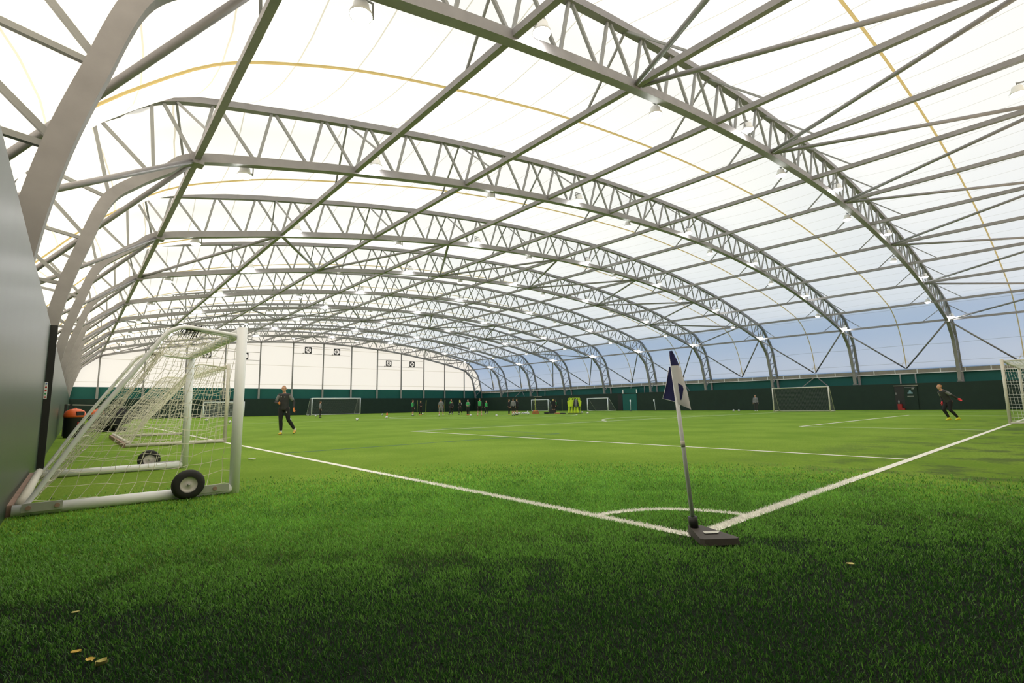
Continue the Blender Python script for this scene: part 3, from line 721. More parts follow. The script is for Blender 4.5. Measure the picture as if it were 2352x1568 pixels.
# ------------------------------------------------------------------ corner flag
def corner_flag():
    t = thing('corner_flag', 'leaning white corner flag pole with navy and white flag on rubber base', 'corner flag', (-0.008, -0.026, 0))
    # heavy wedge-shaped rubber base
    mb = MB(); RZ = math.radians(-41)
    Rm = np.array([[math.cos(RZ), -math.sin(RZ), 0], [math.sin(RZ), math.cos(RZ), 0], [0, 0, 1]])
    bot = [(-0.05, 0.05), (0.05, 0.05), (0.215, -0.24), (0.195, -0.27), (-0.05, -0.285), (-0.075, -0.26)]
    k = len(bot); vs = [(x, y, 0.012) for x, y in bot] + [(x * 0.97, y * 0.97, 0.055 if y < 0 else 0.075) for x, y in bot]
    mb.add(np.array(vs) @ Rm.T, [tuple(range(k))[::-1], tuple(range(k, 2 * k))] + [(i, (i + 1) % k, k + (i + 1) % k, k + i) for i in range(k)])
    mb.build('base', 'rubber', t)
    q = [(-0.005, -0.125), (0.105, -0.115), (0.115, -0.135), (0.09, -0.165), (-0.002, -0.170)]
    mb = MB(); mb.add(np.array([(x, y, 0.0725 + (y + 0.1) * 0.07) for x, y in q]) @ Rm.T, [(0, 4, 3, 2, 1)]); mb.build('label_plate', 'label', t)
    d = Vector((-0.1198, 0.0125, 0.9927)).normalized()
    bp = Vector((-0.012, 0.016, 0.055))
    P = lambda s: tuple(bp + d * s)
    MB().tube([P(0.0), P(0.095)], 0.034, 14).build('socket', 'black', t, True)
    MB().tube([P(0.05), P(1.345)], 0.0155, 14).build('pole', 'white', t, True)
    mb = MB().tube([P(0.62), P(0.67)], 0.0158, 14); mb.build('pole_scuff', 'white_dirty', t, True)
    # flag: cloth hung over the pole, quartered navy and white
    rx = Vector(rv); fwd = Vector((f.x, f.y, 0)).normalized()
    top = 1.485
    def P3(s, a, b): return np.array(bp + d * s) + np.array(rx) * a + np.array(fwd) * b
    def cloth(name, pts, m):
        mb = MB(); n_ = len(pts)
        A = [P3(*p) for p in pts]; B = [P3(p[0], p[1], p[2] + 0.004) for p in pts]
        mb.add(A + B, [tuple(range(n_)), tuple(range(2 * n_ - 1, n_ - 1, -1))] + [(i, (i + 1) % n_, n_ + (i + 1) % n_, n_ + i) for i in range(n_)])
        return mb.build(name, m, t)
    def grid(name, rows, m):
        # rows: list of rows of (s, a, b)
        mb = MB(); A = np.array([[P3(*p) for p in r_] for r_ in rows]); h_, w_ = A.shape[:2]
        off = np.array(fwd) * 0.003
        vs = np.r_[A.reshape(-1, 3), A.reshape(-1, 3) + off]; K = h_ * w_
        fs = [(i * w_ + j, i * w_ + j + 1, (i + 1) * w_ + j + 1, (i + 1) * w_ + j) for i in range(h_ - 1) for j in range(w_ - 1)]
        fs += [tuple(K + q for q in ff[::-1]) for ff in fs]
        mb.add(vs, fs); return mb.build(name, m, t, True)
    # front fold right of the pole
    def row(s, a0, a1, b0=-0.022, b1=-0.03, n=7, bow=0.02):
        return [(s + 0.0 * u, a0 + (a1 - a0) * u, b0 + (b1 - b0) * u - bow * math.sin(PI * u)) for u in np.linspace(0, 1, n)]
    grid('flag_navy', [row(1.352, -0.016, 0.004), row(1.318, -0.019, 0.018, bow=.012), row(1.285, -0.019, 0.029, bow=.015), row(1.262, -0.019, 0.036), row(1.240, -0.019, 0.042)], 'navy')
    ur = np.linspace(0, 1, 7)
    grid('flag_white', [row(1.240, -0.018, 0.042), row(1.118, -0.017, 0.066), row(1.017, -0.012, 0.080), [(0.965 - 0.03 * u, -0.006 + 0.090 * u, -0.022 - 0.01 * u - 0.02 * math.sin(PI * u)) for u in ur],
                        [(0.945 - 0.042 * u, 0.0 + 0.088 * u, -0.022 - 0.01 * u - 0.012 * math.sin(PI * u)) for u in ur]], 'whitecloth')
    u4 = np.linspace(0, 1, 4)
    grid('flag_navy', [[(1.105 - .02 * u, 0.008 + 0.032 * u, -0.050) for u in u4], [(1.06, 0.009 + 0.034 * u, -0.052) for u in u4], [(1.02, 0.010 + 0.022 * u, -0.050) for u in u4], [(0.978, 0.010 + 0.008 * u, -0.046) for u in u4]], 'navy')
    grid('flag_navy', [row(1.235, -0.022, -0.010, 0.02, 0.01, 6, 0.0), row(1.108, -0.056, -0.008, 0.03, 0.01, 6, -0.01), row(1.04, -0.080, -0.008, 0.03, 0.01, 6, -0.012),
                       [(0.988 - 0.026 * u, -0.100 + 0.096 * u, 0.03 - 0.015 * u) for u in np.linspace(0, 1, 6)]], 'navy')
    hem = [P3(1.235, -0.023, 0.016), P3(1.108, -0.057, 0.026), P3(1.04, -0.081, 0.026), P3(0.988, -0.101, 0.026), P3(0.975, -0.05, 0.018), P3(0.962, -0.006, 0.012)]
    MB().tube(hem, 0.0022, 6).build('flag_hem', 'whitecloth', t, True)
corner_flag()
for n, (x, y, ln) in enumerate(((52.6, 38.3, 0.03), (54.9, 36.0, -0.12), (54.6, 74.5, 0.0))):
    t = thing('corner_flag', ['slim white flag pole standing by the teal doorway', 'slim leaning white flag pole right of the teal doorway', 'slim white flag pole in the far right corner'][n], 'corner flag', (x, y, 0), 0, 'spare corner flags')
    MB().tube([(0, 0, 0), (0, ln * -1.0, 1.5)], 0.025, 8).build('pole', 'white', t, True)
    MB().box((0, -ln + 0.05, 1.36), (0.02, 0.20, 0.28)).build('flag', 'whitecloth', t)
    MB().box((0, 0, 0.03), (0.2, 0.2, 0.06)).build('base', 'rubber', t)

# ------------------------------------------------------------------ people
def Rz(a): return np.array([[math.cos(a), -math.sin(a), 0], [math.sin(a), math.cos(a), 0], [0, 0, 1]])
BASE = dict(pel=(0, 0, .96), chest=(0, .0, 1.27), neck=(0, -.005, 1.495), head=(0, .015, 1.645),
            hipR=(.095, 0, .92), kneeR=(.10, .03, .50), ankR=(.10, -.01, .085), hipL=(-.095, 0, .92), kneeL=(-.10, .03, .50), ankL=(-.10, -.01, .085),
            shR=(.172, 0, 1.415), elR=(.235, -.03, 1.13), wrR=(.245, .07, .89), shL=(-.172, 0, 1.415), elL=(-.235, -.03, 1.13), wrL=(-.245, .07, .89))
POSE = {
 'stand': {},
 'step': dict(kneeR=(.10, .13, .52), ankR=(.10, .10, .09), kneeL=(-.11, -.05, .50), ankL=(-.11, -.24, .12), elR=(.25, -.10, 1.15), wrR=(.24, .04, .92), elL=(-.25, .05, 1.15), wrL=(-.22, .22, 1.0)),
 'hands': dict(elR=(.25, -.02, 1.15), wrR=(.06, .20, 1.08), elL=(-.25, -.02, 1.15), wrL=(-.05, .21, 1.06)),
 'wide': dict(hipR=(.10, 0, .90), kneeR=(.17, .05, .49), ankR=(.20, .0, .085), hipL=(-.10, 0, .90), kneeL=(-.17, .05, .49), ankL=(-.20, 0, .085)),
 'keeper_walk': dict(kneeR=(.085, .06, .51), ankR=(.07, .03, .085), kneeL=(-.17, .02, .53), ankL=(-.36, -.16, .15), elR=(.30, -.02, 1.16), wrR=(.13, .20, 1.13), elL=(-.32, -.06, 1.17), wrL=(-.345, .02, .93), head=(.02, .02, 1.645)),
 'keeper_run': dict(pel=(0, -.06, .90), chest=(0, .09, 1.20), neck=(0, .20, 1.42), head=(0, .28, 1.56), hipR=(.09, -.06, .86), hipL=(-.09, -.06, .86), shR=(.172, .16, 1.33), shL=(-.172, .16, 1.33),
     kneeR=(.10, .12, .50), ankR=(.10, -.10, .10), kneeL=(-.10, -.02, .47), ankL=(-.10, -.36, .11), elL=(-.27, -.06, 1.14), wrL=(-.30, -.27, .99), elR=(.26, .02, 1.10), wrR=(.20, .06, .85)),
 'run': dict(pel=(0, 0, .93), chest=(0, .06, 1.23), neck=(0, .11, 1.46), head=(0, .15, 1.62), shR=(.185, .08, 1.39), shL=(-.185, .08, 1.39), hipR=(.09, 0, .89), hipL=(-.09, 0, .89),
     kneeR=(.10, .22, .60), ankR=(.10, .10, .20), kneeL=(-.10, -.03, .48), ankL=(-.10, -.33, .16), elR=(.25, -.12, 1.15), wrR=(.22, .02, 1.02), elL=(-.25, .10, 1.13), wrL=(-.18, .28, 1.10)),
}
def person(label, x, y, face, h, pose, wear, hair='hair', yaw=0.0, vox=0.024, group=None, fingers=False):
    """face: world heading in radians of the way the person looks (angle of +Y forward)."""
    J = {k: V3(v) for k, v in BASE.items()}; J.update({k: V3(v) for k, v in POSE[pose].items()})
    lowest = min(J['ankR'][2], J['ankL'][2]); sc = h / 1.79
    t = thing('person', label, 'person', (x, y, 0), face - PI / 2, group, sc)
    def ob(name, mb, m, v=None, mods=True):
        o = mb.build(name, m, t, True)
        if mods:
            md = o.modifiers.new('blend', 'REMESH'); md.mode = 'VOXEL'; md.voxel_size = v or vox; md.use_smooth_shade = True
            sm = o.modifiers.new('ease', 'SMOOTH'); sm.factor = 0.5; sm.iterations = 3
        return o
    side = unit(J['shR'] - J['shL'])
    def torso(mb, g, lo=0.0, hi=1.0):
        P = [J['pel'] + (0, 0, -.07), J['pel'] + (0, 0, .02), J['pel'] * .6 + J['chest'] * .4, J['chest'] * .9 + J['pel'] * .1, J['chest'] * .35 + J['neck'] * .65, J['neck'] * .93 + J['chest'] * .07, J['neck'] + (J['neck'] - J['chest']) * .02]
        rx = [.135, .148, .134, .160, .158, .098, .058]; ry = [.098, .105, .095, .112, .105, .078, .055]
        a, b = lo, hi
        mb.ell(P[a:b], [r_ + g for r_ in rx[a:b]], [r_ + g for r_ in ry[a:b]], side)
    def limb(mb, pts, rads, g=0.0, n=12):
        Q = []; R_ = []
        for i in range(len(pts) - 1):
            for u in np.linspace(0, 1, 5, endpoint=False): Q.append(pts[i] * (1 - u) + pts[i + 1] * u); R_.append((rads[i] * (1 - u) + rads[i + 1] * u) + g)
        Q.append(pts[-1]); R_.append(rads[-1] + g)
        mb.tube(Q, 1.0, n, scale=R_)
        for p, r_ in zip(pts, rads): mb.sphere(p, r_ + g, 10, 7)
    mb = MB(); torso(mb, 0, 0, 7)
    for s in 'RL':
        hp, kn, an = J['hip' + s], J['knee' + s], J['ank' + s]; calf = kn * .68 + an * .32 + V3((0, -.018, 0))
        limb(mb, [hp, hp * .5 + kn * .5, kn, calf, an], [.088, .077, .054, .056, .037])
        mb.sphere(hp + (0, -.035, .0), (.10, .10, .11), 10, 7)
        limb(mb, [an + (0, -.02, -.04), an + (0, .10, -.055)], [.036, .030])
        sh, el, wr = J['sh' + s], J['el' + s], J['wr' + s]
        limb(mb, [sh, sh * .45 + el * .55, el, el * .72 + wr * .28, wr], [.052, .043, .035, .037, .025])
        mb.sphere(sh, .055, 10, 7)
        mb.sphere((sh + J['neck']) / 2 + (0, 0, -.01), (.09, .05, .035), 10, 7)
    HR = Rz(yaw); hc = J['head']
    limb(mb, [J['neck'] + (0, 0, -.03), hc + (0, -.015, -.06)], [.056, .052])
    mb.sphere(hc + (0, 0, .02), (.074, .094, .100), 16, 11, R=HR)                        # skull
    mb.sphere(hc + HR @ V3((0, .028, -.055)), (.055, .062, .062), 14, 9, R=HR)            # jaw
    mb.sphere(hc + HR @ V3((0, .098, -.012)), (.014, .020, .026), 8, 6, R=HR)             # nose
    mb.sphere(hc + HR @ V3((0, .082, .025)), (.050, .014, .012), 8, 6, R=HR)              # brow
    mb.sphere(hc + HR @ V3((0, .082, -.062)), (.026, .012, .010), 8, 6, R=HR)             # lips
    for sx_ in (-1, 1): mb.sphere(hc + HR @ V3((sx_ * .076, -.005, -.008)), (.012, .022, .032), 8, 6, R=HR)
    hands = wear.get('glove')
    def hand(mb, s, g):
        wr, el = J['wr' + s], J['el' + s]; d = unit(wr - el); sg = 1 if s == 'R' else -1
        across = unit(np.cross(d, (sg * 1.0, 0.25, 0.1))); palmn = unit(np.cross(across, d))
        pc = wr + d * .055
        mb.ell([wr - d * .01, wr + d * .03, wr + d * .075, wr + d * .098], [.026 + g, .038 + g, .042 + g, .036 + g], [.018 + g, .017 + g, .016 + g, .013 + g], across, 10)
        for i, (o_, ln) in enumerate(((-.030, .062), (-.010, .076), (.010, .072), (.029, .056))):
            b0 = wr + d * .088 + across * o_; k1 = b0 + d * ln * .45 + palmn * .006; k2 = k1 + d * ln * .32 + palmn * .016; k3 = k2 + d * ln * .16 + palmn * .016
            limb(mb, [b0, k1, k2, k3], [.0095, .009, .008, .007], g * .9, 8)
        b0 = wr + d * .025 - across * .030; k1 = b0 + d * .03 - across * .028 + palmn * .008; k2 = k1 + d * .03 - across * .008 + palmn * .010
        limb(mb, [b0, k1, k2], [.013, .011, .009], g * .9, 8)
    if not hands:
        for s in 'RL': hand(mb, s, 0)
    body = ob('body', mb, 'skin', min(vox, .02) if not fingers else .012)
    if hands:
        for s in 'RL':
            mb = MB(); hand(mb, s, .006); wr, el = J['wr' + s], J['el' + s]
            limb(mb, [wr * .75 + el * .25, wr], [.034, .036]); ob('glove', mb, hands, .010)
    # hair, eyes
    mb = MB()
    if hair == 'ginger':
        mb.sphere(hc + HR @ V3((0, -.030, .022)), (.083, .092, .090), 18, 12, R=HR); mb.sphere(hc + HR @ V3((0, .0, .085)), (.055, .07, .042), 14, 9, R=HR)
    else:
        mb.sphere(hc + HR @ V3((0, -.018, .040)), (.083, .097, .092), 16, 10, R=HR)
    mb.build('hair', hair, t, True)
    for sx_ in (-1, 1): MB().sphere(hc + HR @ V3((sx_ * .031, .084, .004)), (.009, .006, .005), 8, 6, R=HR).build('eye', 'blackcloth', t, True)
    # clothes
    sleeve = wear.get('sleeve', 'long')
    mb = MB(); torso(mb, .014, 0, 6); mb.ell([J['pel'] + (0, 0, -.06), J['pel'] * .75 + J['chest'] * .25, J['pel'] * .3 + J['chest'] * .7, J['chest']], [.166, .164, .164, .168], [.122, .118, .118, .118], side)
    for s in 'RL':
        sh, el, wr = J['sh' + s], J['el' + s], J['wr' + s]
        mb.sphere((sh + J['neck']) / 2 + (0, 0, -.01), (.10, .06, .05), 10, 7)
        if sleeve == 'long': limb(mb, [sh, sh * .45 + el * .55, el, el * .15 + wr * .85], [.054, .045, .038, .030], .012)
        else: limb(mb, [sh, sh * .25 + el * .75], [.056, .050], .014)
    ob('shirt', mb, wear['shirt'])
    if wear.get('shoulder'):
        for s in 'RL':
            sh, el = J['sh' + s], J['el' + s]; mb = MB(); limb(mb, [sh * .9 + el * .1, sh * .35 + el * .65], [.055, .047], .018); ob('shoulder_panel', mb, wear['shoulder'])
    if wear.get('bib'):
        mb = MB(); torso(mb, .032, 1, 6); ob('bib', mb, wear['bib'])
    mb = MB()
    mb.ell([J['pel'] + (0, 0, -.10), J['pel'] + (0, 0, .02), J['pel'] + (0, 0, .10)], [.140, .150, .138], [.108, .112, .104], side)
    for s in 'RL':
        hp, kn, an = J['hip' + s], J['knee' + s], J['ank' + s]
        mb.sphere(hp + (0, -.035, 0), (.100, .108, .112), 10, 7)
        calf = kn * .68 + an * .32 + V3((0, -.018, 0))
        if wear.get('legs', 'long') == 'long': limb(mb, [hp, hp * .5 + kn * .5, kn, calf, kn * .14 + an * .86], [.090, .079, .056, .056, .042], .012)
        else: limb(mb, [hp, hp * .5 + kn * .5, hp * .12 + kn * .88], [.098, .092, .085], .016)
    ob('trousers' if wear.get('legs', 'long') == 'long' else 'shorts', mb, wear['bottom'])
    for s in 'RL':
        kn, an = J['knee' + s], J['ank' + s]
        if wear.get('sock'):
            mb = MB(); limb(mb, [kn * .35 + an * .65 if wear.get('legs') == 'short' else kn * .18 + an * .82, an, an + (0, 0, -.02)], [.046, .040, .038], .008); ob('sock', mb, wear['sock'])
        mb = MB(); drop = an[2] - .085 
        tilt = min(0.9, max(0, drop * 4.5)); ct, st_ = math.cos(-tilt), math.sin(-tilt)
        RT = np.array([[1, 0, 0], [0, ct, -st_], [0, st_, ct]])
        mb2 = [((0, -.035, -.042), (.044, .052, .045)), ((0, .05, -.045), (.046, .085, .040)), ((0, .125, -.054), (.046, .060, .031)), ((0, -.01, -.012), (.047, .052, .034)), ((0, .03, -.02), (.042, .05, .036))]
        for c_, r_ in mb2: mb.sphere(an + RT @ V3(c_), r_, 12, 8, R=RT)
        mb.ell([an + RT @ V3((0, -.075, -.074)), an + RT @ V3((0, .05, -.076)), an + RT @ V3((0, .17, -.074))], [.032, .038, .028], [.009, .009, .009], (1, 0, 0), 10)
        ob('boot', mb, wear['boot'], min(vox, .016))
        if wear.get('sole'):
            mb = MB().ell([an + RT @ V3((0, -.075, -.080)), an + RT @ V3((0, .05, -.082)), an + RT @ V3((0, .17, -.079))], [.036, .043, .032], [.010, .010, .010], (1, 0, 0), 10); mb.build('sole', wear['sole'], t, True)
    if wear.get('badge'):
        fr = unit(np.cross((0, 0, 1), side)); 
        for (a_, b_, z_, m_) in ((.075, .127, 1.36, 'label'), (-.045, .130, 1.35, 'greycloth')):
            MB().box((a_, b_ + .004, z_), (.032, .012, .045)).build('badge', m_, t)
        MB().box((-.12, .098, .80), (.035, .016, .045)).build('badge', 'label', t)
    return t
def heading(dx, dy): return math.atan2(dy, dx)
KW = dict(shirt='charcoal', shoulder='greycloth', bottom='blackcloth', glove='gloveorange', sock='sock', boot='bootyellow', sole='black', badge=True)
person('goalkeeper in charcoal top and black trousers walking with orange gloves', 2.72, 19.05, heading(-0.62, -0.95), 1.95, 'keeper_walk', KW, 'ginger', 0.35, .014, fingers=True)
person('goalkeeper in black crouch-running beside right goal with pink gloves and lime boots', 27.13, 2.29, heading(-0.75, 0.66), 1.78, 'keeper_run', dict(shirt='charcoal', shoulder='greycloth', bottom='blackcloth', glove='glovepink', sock='bootlime', boot='bootlime', sole='orange'), 'ginger', 0.0, .014, fingers=True)
GB = dict(shirt='blackcloth', bib='bib', bottom='blackcloth', sock='sock', boot='black')
person('man in grey top and black trousers before the large far goal', 16.44, 52.39, heading(0.9, -0.3), 1.79, 'stand', dict(shirt='greycloth', bottom='blackcloth', boot='black'), 'hair')
person('man in grey top and dark trousers standing by right wall', 51.2, 21.3, heading(-0.9, -0.3), 1.72, 'stand', dict(shirt='greycloth', bottom='charcoal', boot='sock'), 'hair')
person('player in green bib beside the leftmost yellow pole', 24.86, 47.43, heading(0.9, -0.2), 1.8, 'stand', dict(GB, legs='short'), 'hair')
person('coach in all black with red boots between two yellow poles', 28.12, 51.23, heading(-0.3, -0.9), 1.76, 'hands', dict(shirt='blackcloth', bottom='blackcloth', boot='bootred'), 'hair')
person('man in grey shirt and grey shorts seen from behind', 24.54, 41.22, heading(0.6, 0.8), 1.79, 'wide', dict(shirt='greycloth', sleeve='short', bottom='greycloth', legs='short', sock='sock', boot='black'), 'hair')
person('player in black running just right of the grey-shorts man', 28.6, 45.4, heading(0.8, 0.3), 1.66, 'run', dict(shirt='blackcloth', bottom='blackcloth', sock='sock', boot='black'), 'hair')
person('tall player in bright green bib and black trousers facing camera', 32.0, 50.4, heading(-0.5, -0.85), 1.92, 'step', GB, 'hair')
person('player in black stepping past the yellow pole', 31.2, 47.3, heading(-0.9, -0.3), 1.74, 'step', dict(shirt='blackcloth', shoulder='greycloth', bottom='blackcloth', sock='sock', boot='black'), 'hair')
person('player in green bib over grey sleeves with red boots', 29.54, 43.46, heading(-0.8, -0.5), 1.74, 'hands', dict(GB, shirt='greycloth', boot='bootred', sock=None), 'hair')
person('player in green bib and black shorts seen from behind', 28.36, 39.77, heading(0.6, 0.8), 1.82, 'wide', dict(GB, shirt='charcoal', legs='short', boot='bootred'), 'hair')
person('small player in green bib on the right of the group', 33.46, 45.16, heading(-0.6, -0.8), 1.64, 'step', GB, 'hair')
person('coach in black half hidden left of the grey hooded coach', 31.9, 39.2, heading(0.5, -0.8), 1.68, 'stand', dict(shirt='blackcloth', bottom='blackcloth', boot='bootlime'), 'hair')
person('coach in grey jacket and black shorts facing away by spare balls', 29.24, 35.47, heading(0.6, 0.8), 1.70, 'stand', dict(shirt='greycloth', bottom='blackcloth', legs='short', sock='sock', boot='black'), 'hair')
person('coach in black right of the grey jacket coach', 31.1, 37.0, heading(-0.3, 0.9), 1.70, 'stand', dict(shirt='blackcloth', bottom='blackcloth', legs='short', sock='sock', boot='black'), 'hair')
person('player in black shorts behind the black kit box', 41.2, 41.5, heading(-0.8, -0.5), 1.76, 'stand', dict(shirt='blackcloth', bottom='blackcloth', legs='short', boot='bootred'), 'hair')
person('player in dark green top behind the black kit box', 49.6, 49.3, heading(0.5, 0.8), 1.74, 'step', dict(shirt='blackcloth', bib='bib', bottom='blackcloth', sock='sock', boot='black'), 'hair')

# ------------------------------------------------------------------ balls
def make_ball():
    ph = (1 + 5 ** .5) / 2; ico = [unit(v) for v in [(0, 1, ph), (0, -1, ph), (0, 1, -ph), (0, -1, -ph), (1, ph, 0), (-1, ph, 0), (1, -ph, 0), (-1, -ph, 0), (ph, 0, 1), (-ph, 0, 1), (ph, 0, -1), (-ph, 0, -1)]]
    mb = MB().sphere((0, 0, .11), .11, 28, 18); me = mb.mesh('football', ['ballwhite', 'ballblack'], True)
    for p in me.polygons:
        c_ = unit(np.array(p.center) - (0, 0, .11))
        if max(c_ @ q for q in ico) > 0.955: p.material_index = 1
    return me
BM = make_ball()
balls = [(18.26, 58.74, 'white football left of the man before the far goal'), (9.75, 40.81, 'white football behind the walking goalkeeper\'s knee'), (13.06, 35.41, 'white football alone on open turf right of the far goal'),
 (25.96, 56.92, 'white football beside the small orange cone'), (17.57, 39.34, 'white football in front of the small orange cone'), (25.47, 37.44, 'white football at the feet of the red-booted bib player'),
 (25.63, 33.68, 'white football alone between the bib players and the coaches'), (29.93, 53.73, 'white football at the red boots of the black-clad coach'), (48.6, 22.5, 'left football of the pair by the right wall'), (48.6, 21.95, 'right football of the pair by the right wall'),
 (38.98, 35.0, 'white football just right of the yellow mannequins'), (36.22, 31.85, 'white football in front of the goal beside the mannequins'), (43.21, 48.44, 'white football farthest back right of the ball pile'), (32.9, 37.2, 'white football nearest the camera right of the ball pile'),
 (35.6, 40.6, 'white football between two others right of the ball pile'), (53.0, 46.0, 'white football inside the goal beside the mannequins'), (37.69, 50.36, 'white football at the small bib player\'s feet'), (5.58, 50.78, 'white football seen through the left goal nets'), (5.19, 39.84, 'white football just left of the near goal\'s front post')]
for x, y, lab in balls:
    o = bpy.data.objects.new('football', BM); C.objects.link(o); o.location = (x, y, 0); o.rotation_euler = (0, 0, rnd.uniform(0, 6)); tag(o, lab, 'ball', 'footballs on the turf')
for i in range(7):
    o = bpy.data.objects.new('football', BM); C.objects.link(o); o.location = (33.45 + 0.17 * i + 0.05 * (i % 2), 40.2 - 0.17 * i + 0.12 * (i % 2), 0); tag(o, 'white football, %s from left in the pile by the coaches' % ORD[i + 1], 'ball', 'pile of footballs by the coaches')

# ------------------------------------------------------------------ poles, mannequins, kit
poles = [(27.6, 51.2, 'yellow slalom pole beside the leftmost green bib'), (28.29, 50.31, 'yellow slalom pole right of the black-clad coach'), (31.6, 48.1, 'yellow slalom pole beside the stepping black-clad player'), (36.33, 39.78, 'yellow slalom pole in front of the small goal'),
         (48.6, 47.1, 'yellow slalom pole between kit box and mannequins'), (45.5, 45.9, 'yellow slalom pole behind the black kit box'), (29.6, 48.2, 'yellow slalom pole behind the grey-shorts man')]
for x, y, lab in poles:
    t = thing('slalom_pole', lab, 'pole', (x, y, 0), 0, 'yellow slalom poles')
    MB().tube([(0, 0, 0.0), (0.02, -0.03, 1.76)], 0.022, 8).build('shaft', 'poleyellow', t, True)
    MB().lathe([(0.0, 0.0), (0.06, 0.0), (0.03, 0.08), (0.0, 0.09)], n=10).build('foot', 'poleyellow', t, True)
def mannequin(loc, rz, lab):
    t = thing('free_kick_mannequin', lab, 'mannequin', loc, rz, 'yellow mannequins in a row')
    mb = MB(); mb.tube([(0.11 * math.cos(a), 0, 1.58 + 0.13 * math.sin(a)) for a in np.linspace(0, 2 * PI, 21)], 0.026, 8); mb.build('head_ring', 'yellow', t, True)
    poly = [(-.12, .78), (.12, .78), (.20, .82), (.24, 1.10), (.255, 1.32), (.22, 1.42), (.08, 1.45), (-.08, 1.45), (-.22, 1.42), (-.255, 1.32), (-.24, 1.10), (-.20, .82)]
    k = len(poly); mb = MB(); mb.add([(x, -.03, z) for x, z in poly] + [(x, .03, z) for x, z in poly], [tuple(range(k)), tuple(range(2 * k - 1, k - 1, -1))] + [(i, (i + 1) % k, k + (i + 1) % k, k + i) for i in range(k)]); mb.build('torso_panel', 'yellow', t)
    for s in (-1, 1): MB().beam((s * .17, 0, .82), (s * .13, 0, .02), .07, .04, (1, 0, 0)).build('leg', 'yellow', t)
    MB().box((0, 0, .03), (.42, .20, .06)).build('base', 'black', t)
    return t
for i in range(7):
    a_ = (i - 3) * 0.175; b_ = 0.13 * (i % 2)
    mannequin((38.2 + 0.75 * a_ + 0.66 * b_, 35.4 - 0.66 * a_ + 0.75 * b_, 0), math.radians(-41), 'yellow free kick mannequin, %s from left in the row' % ORD[i + 1])
t = thing('jacket', 'grey jacket hanging over the middle of the yellow mannequins', 'jacket', (38.17, 35.16, 0), math.radians(-41))
mb = MB().ell([(0, 0, .72), (0, 0, 1.0), (0, 0, 1.3), (0, 0, 1.52), (0, 0, 1.60)], [.30, .25, .17, .11, .06], [.09, .09, .08, .07, .04], (1, 0, 0), 12); mb.build('body', 'greycloth', t, True)
for s in (-1, 1): MB().tube([(s * .15, -.06, 1.48), (s * .22, -.08, 1.1), (s * .24, -.08, .80)], .06, 8).build('sleeve', 'charcoal', t, True)
def crate(lab, loc, rz, d, m, slats=True, name='kit_crate', grp=None):
    t = thing(name, lab, 'crate', loc, rz, grp); x, y, z = d; mb = MB()
    mb.box((0, 0, .03), (x, y, .06)); 
    for s in (-1, 1): mb.box((s * (x / 2 - .02), 0, z / 2), (.04, y, z)); mb.box((0, s * (y / 2 - .02), z / 2), (x - .08, .04, z))
    mb.build('box', m, t)
    mb = MB(); 
    for s in (-1, 1): mb.box((0, s * (y / 2 + .012), z - .05), (x + .03, .03, .06))
    for s in (-1, 1): mb.box((s * (x / 2 + .012), 0, z - .05), (.03, y, .06))
    mb.build('rim', 'black', t)
    if slats:
        for i in range(5): MB().lathe([(0, 0), (.075, 0), (.07, .1), (.02, .34), (0, .35)], (-x / 2 + .12 + i * (x - .24) / 4, -.02, z - .18), 10).build('stacked_cone', 'orange' if i % 2 else 'crate', t, True)
    return t
crate('brown and orange crate of training cones by the slalom pole', (35.3, 38.6, 0), math.radians(-45), (.75, .5, .28), 'crate')
crate('low black crate beside the crate of training cones', (36.3, 37.9, 0), math.radians(-45), (.5, .4, .20), 'black', False)
crate('tall black kit box standing before two players', (37.6, 38.2, 0), math.radians(-45), (.82, .5, .46), 'black', False, 'kit_box')
t = thing('kit_bundle', 'flat orange and black kit bundle on the turf before the mannequins', 'bundle', (36.5, 36.1, 0), math.radians(-45))
MB().sphere((-.22, 0, .06), (.34, .22, .07), 14, 8).build('orange_sheet', 'crate', t, True); MB().sphere((.35, 0, .05), (.38, .2, .06), 14, 8).build('black_sheet', 'blackcloth', t, True)
MBf = MB().lathe([(0, .02), (.13, .02), (.12, .04), (.05, .32), (.02, .33), (0, .33)], n=14); o = MBf.build('training_cone', 'orange', None, True, (26.6, 56.9, 0)); tag(o, 'small orange training cone standing on the far turf', 'cone')

# ------------------------------------------------------------------ left side clutter
def bin_(loc, lab):
    t = thing('litter_bin', lab, 'bin', loc, 0.5, 'black bins with orange lids')
    MB().lathe([(0.0, 0.0), (.30, 0.0), (.31, .04), (.325, .76), (.34, .80), (.33, .82), (0, .82)], n=28).build('body', 'black', t, True)
    mb = MB().lathe([(.35, .80), (.36, .84), (.345, .93), (.29, 1.04), (.18, 1.11), (.06, 1.135), (0, 1.14)], n=28); mb.build('dome_lid', 'orange', t, True)
    MB().box((0, -.315, .95), (.26, .09, .15)).build('flap', 'black', t)
    MB().box((.0, -.322, .55), (.14, .02, .14)).build('sticker', 'red', t)
    MB().lathe([(0, 1.12), (.05, 1.12), (.04, 1.165), (0, 1.17)], n=10).build('knob', 'orange', t, True)
bin_((-3.55, 24.6, 0), 'black litter bin with orange dome lid nearest along the left wall'); bin_((-2.55, 36.3, 0), 'farther litter bin with orange lid behind the wheeled goal')
t = thing('barrier_frame', 'black metal frame with top rail standing behind the nearest bin', 'frame', (-3.86, 26.6, 0))
MB().beam((0, 0, 0), (0, 0, 1.34), .10, .10).build('upright', 'black', t); MB().beam((.16, .2, 0), (.16, .2, 1.34), .10, .10).build('upright', 'black', t)
MB().beam((0, 0, 1.32), (2.5, 10.2, 1.34), .05).build('top_rail', 'gutter', t); MB().beam((2.5, 10.2, 0), (2.5, 10.2, 1.36), .08).build('upright', 'black', t)
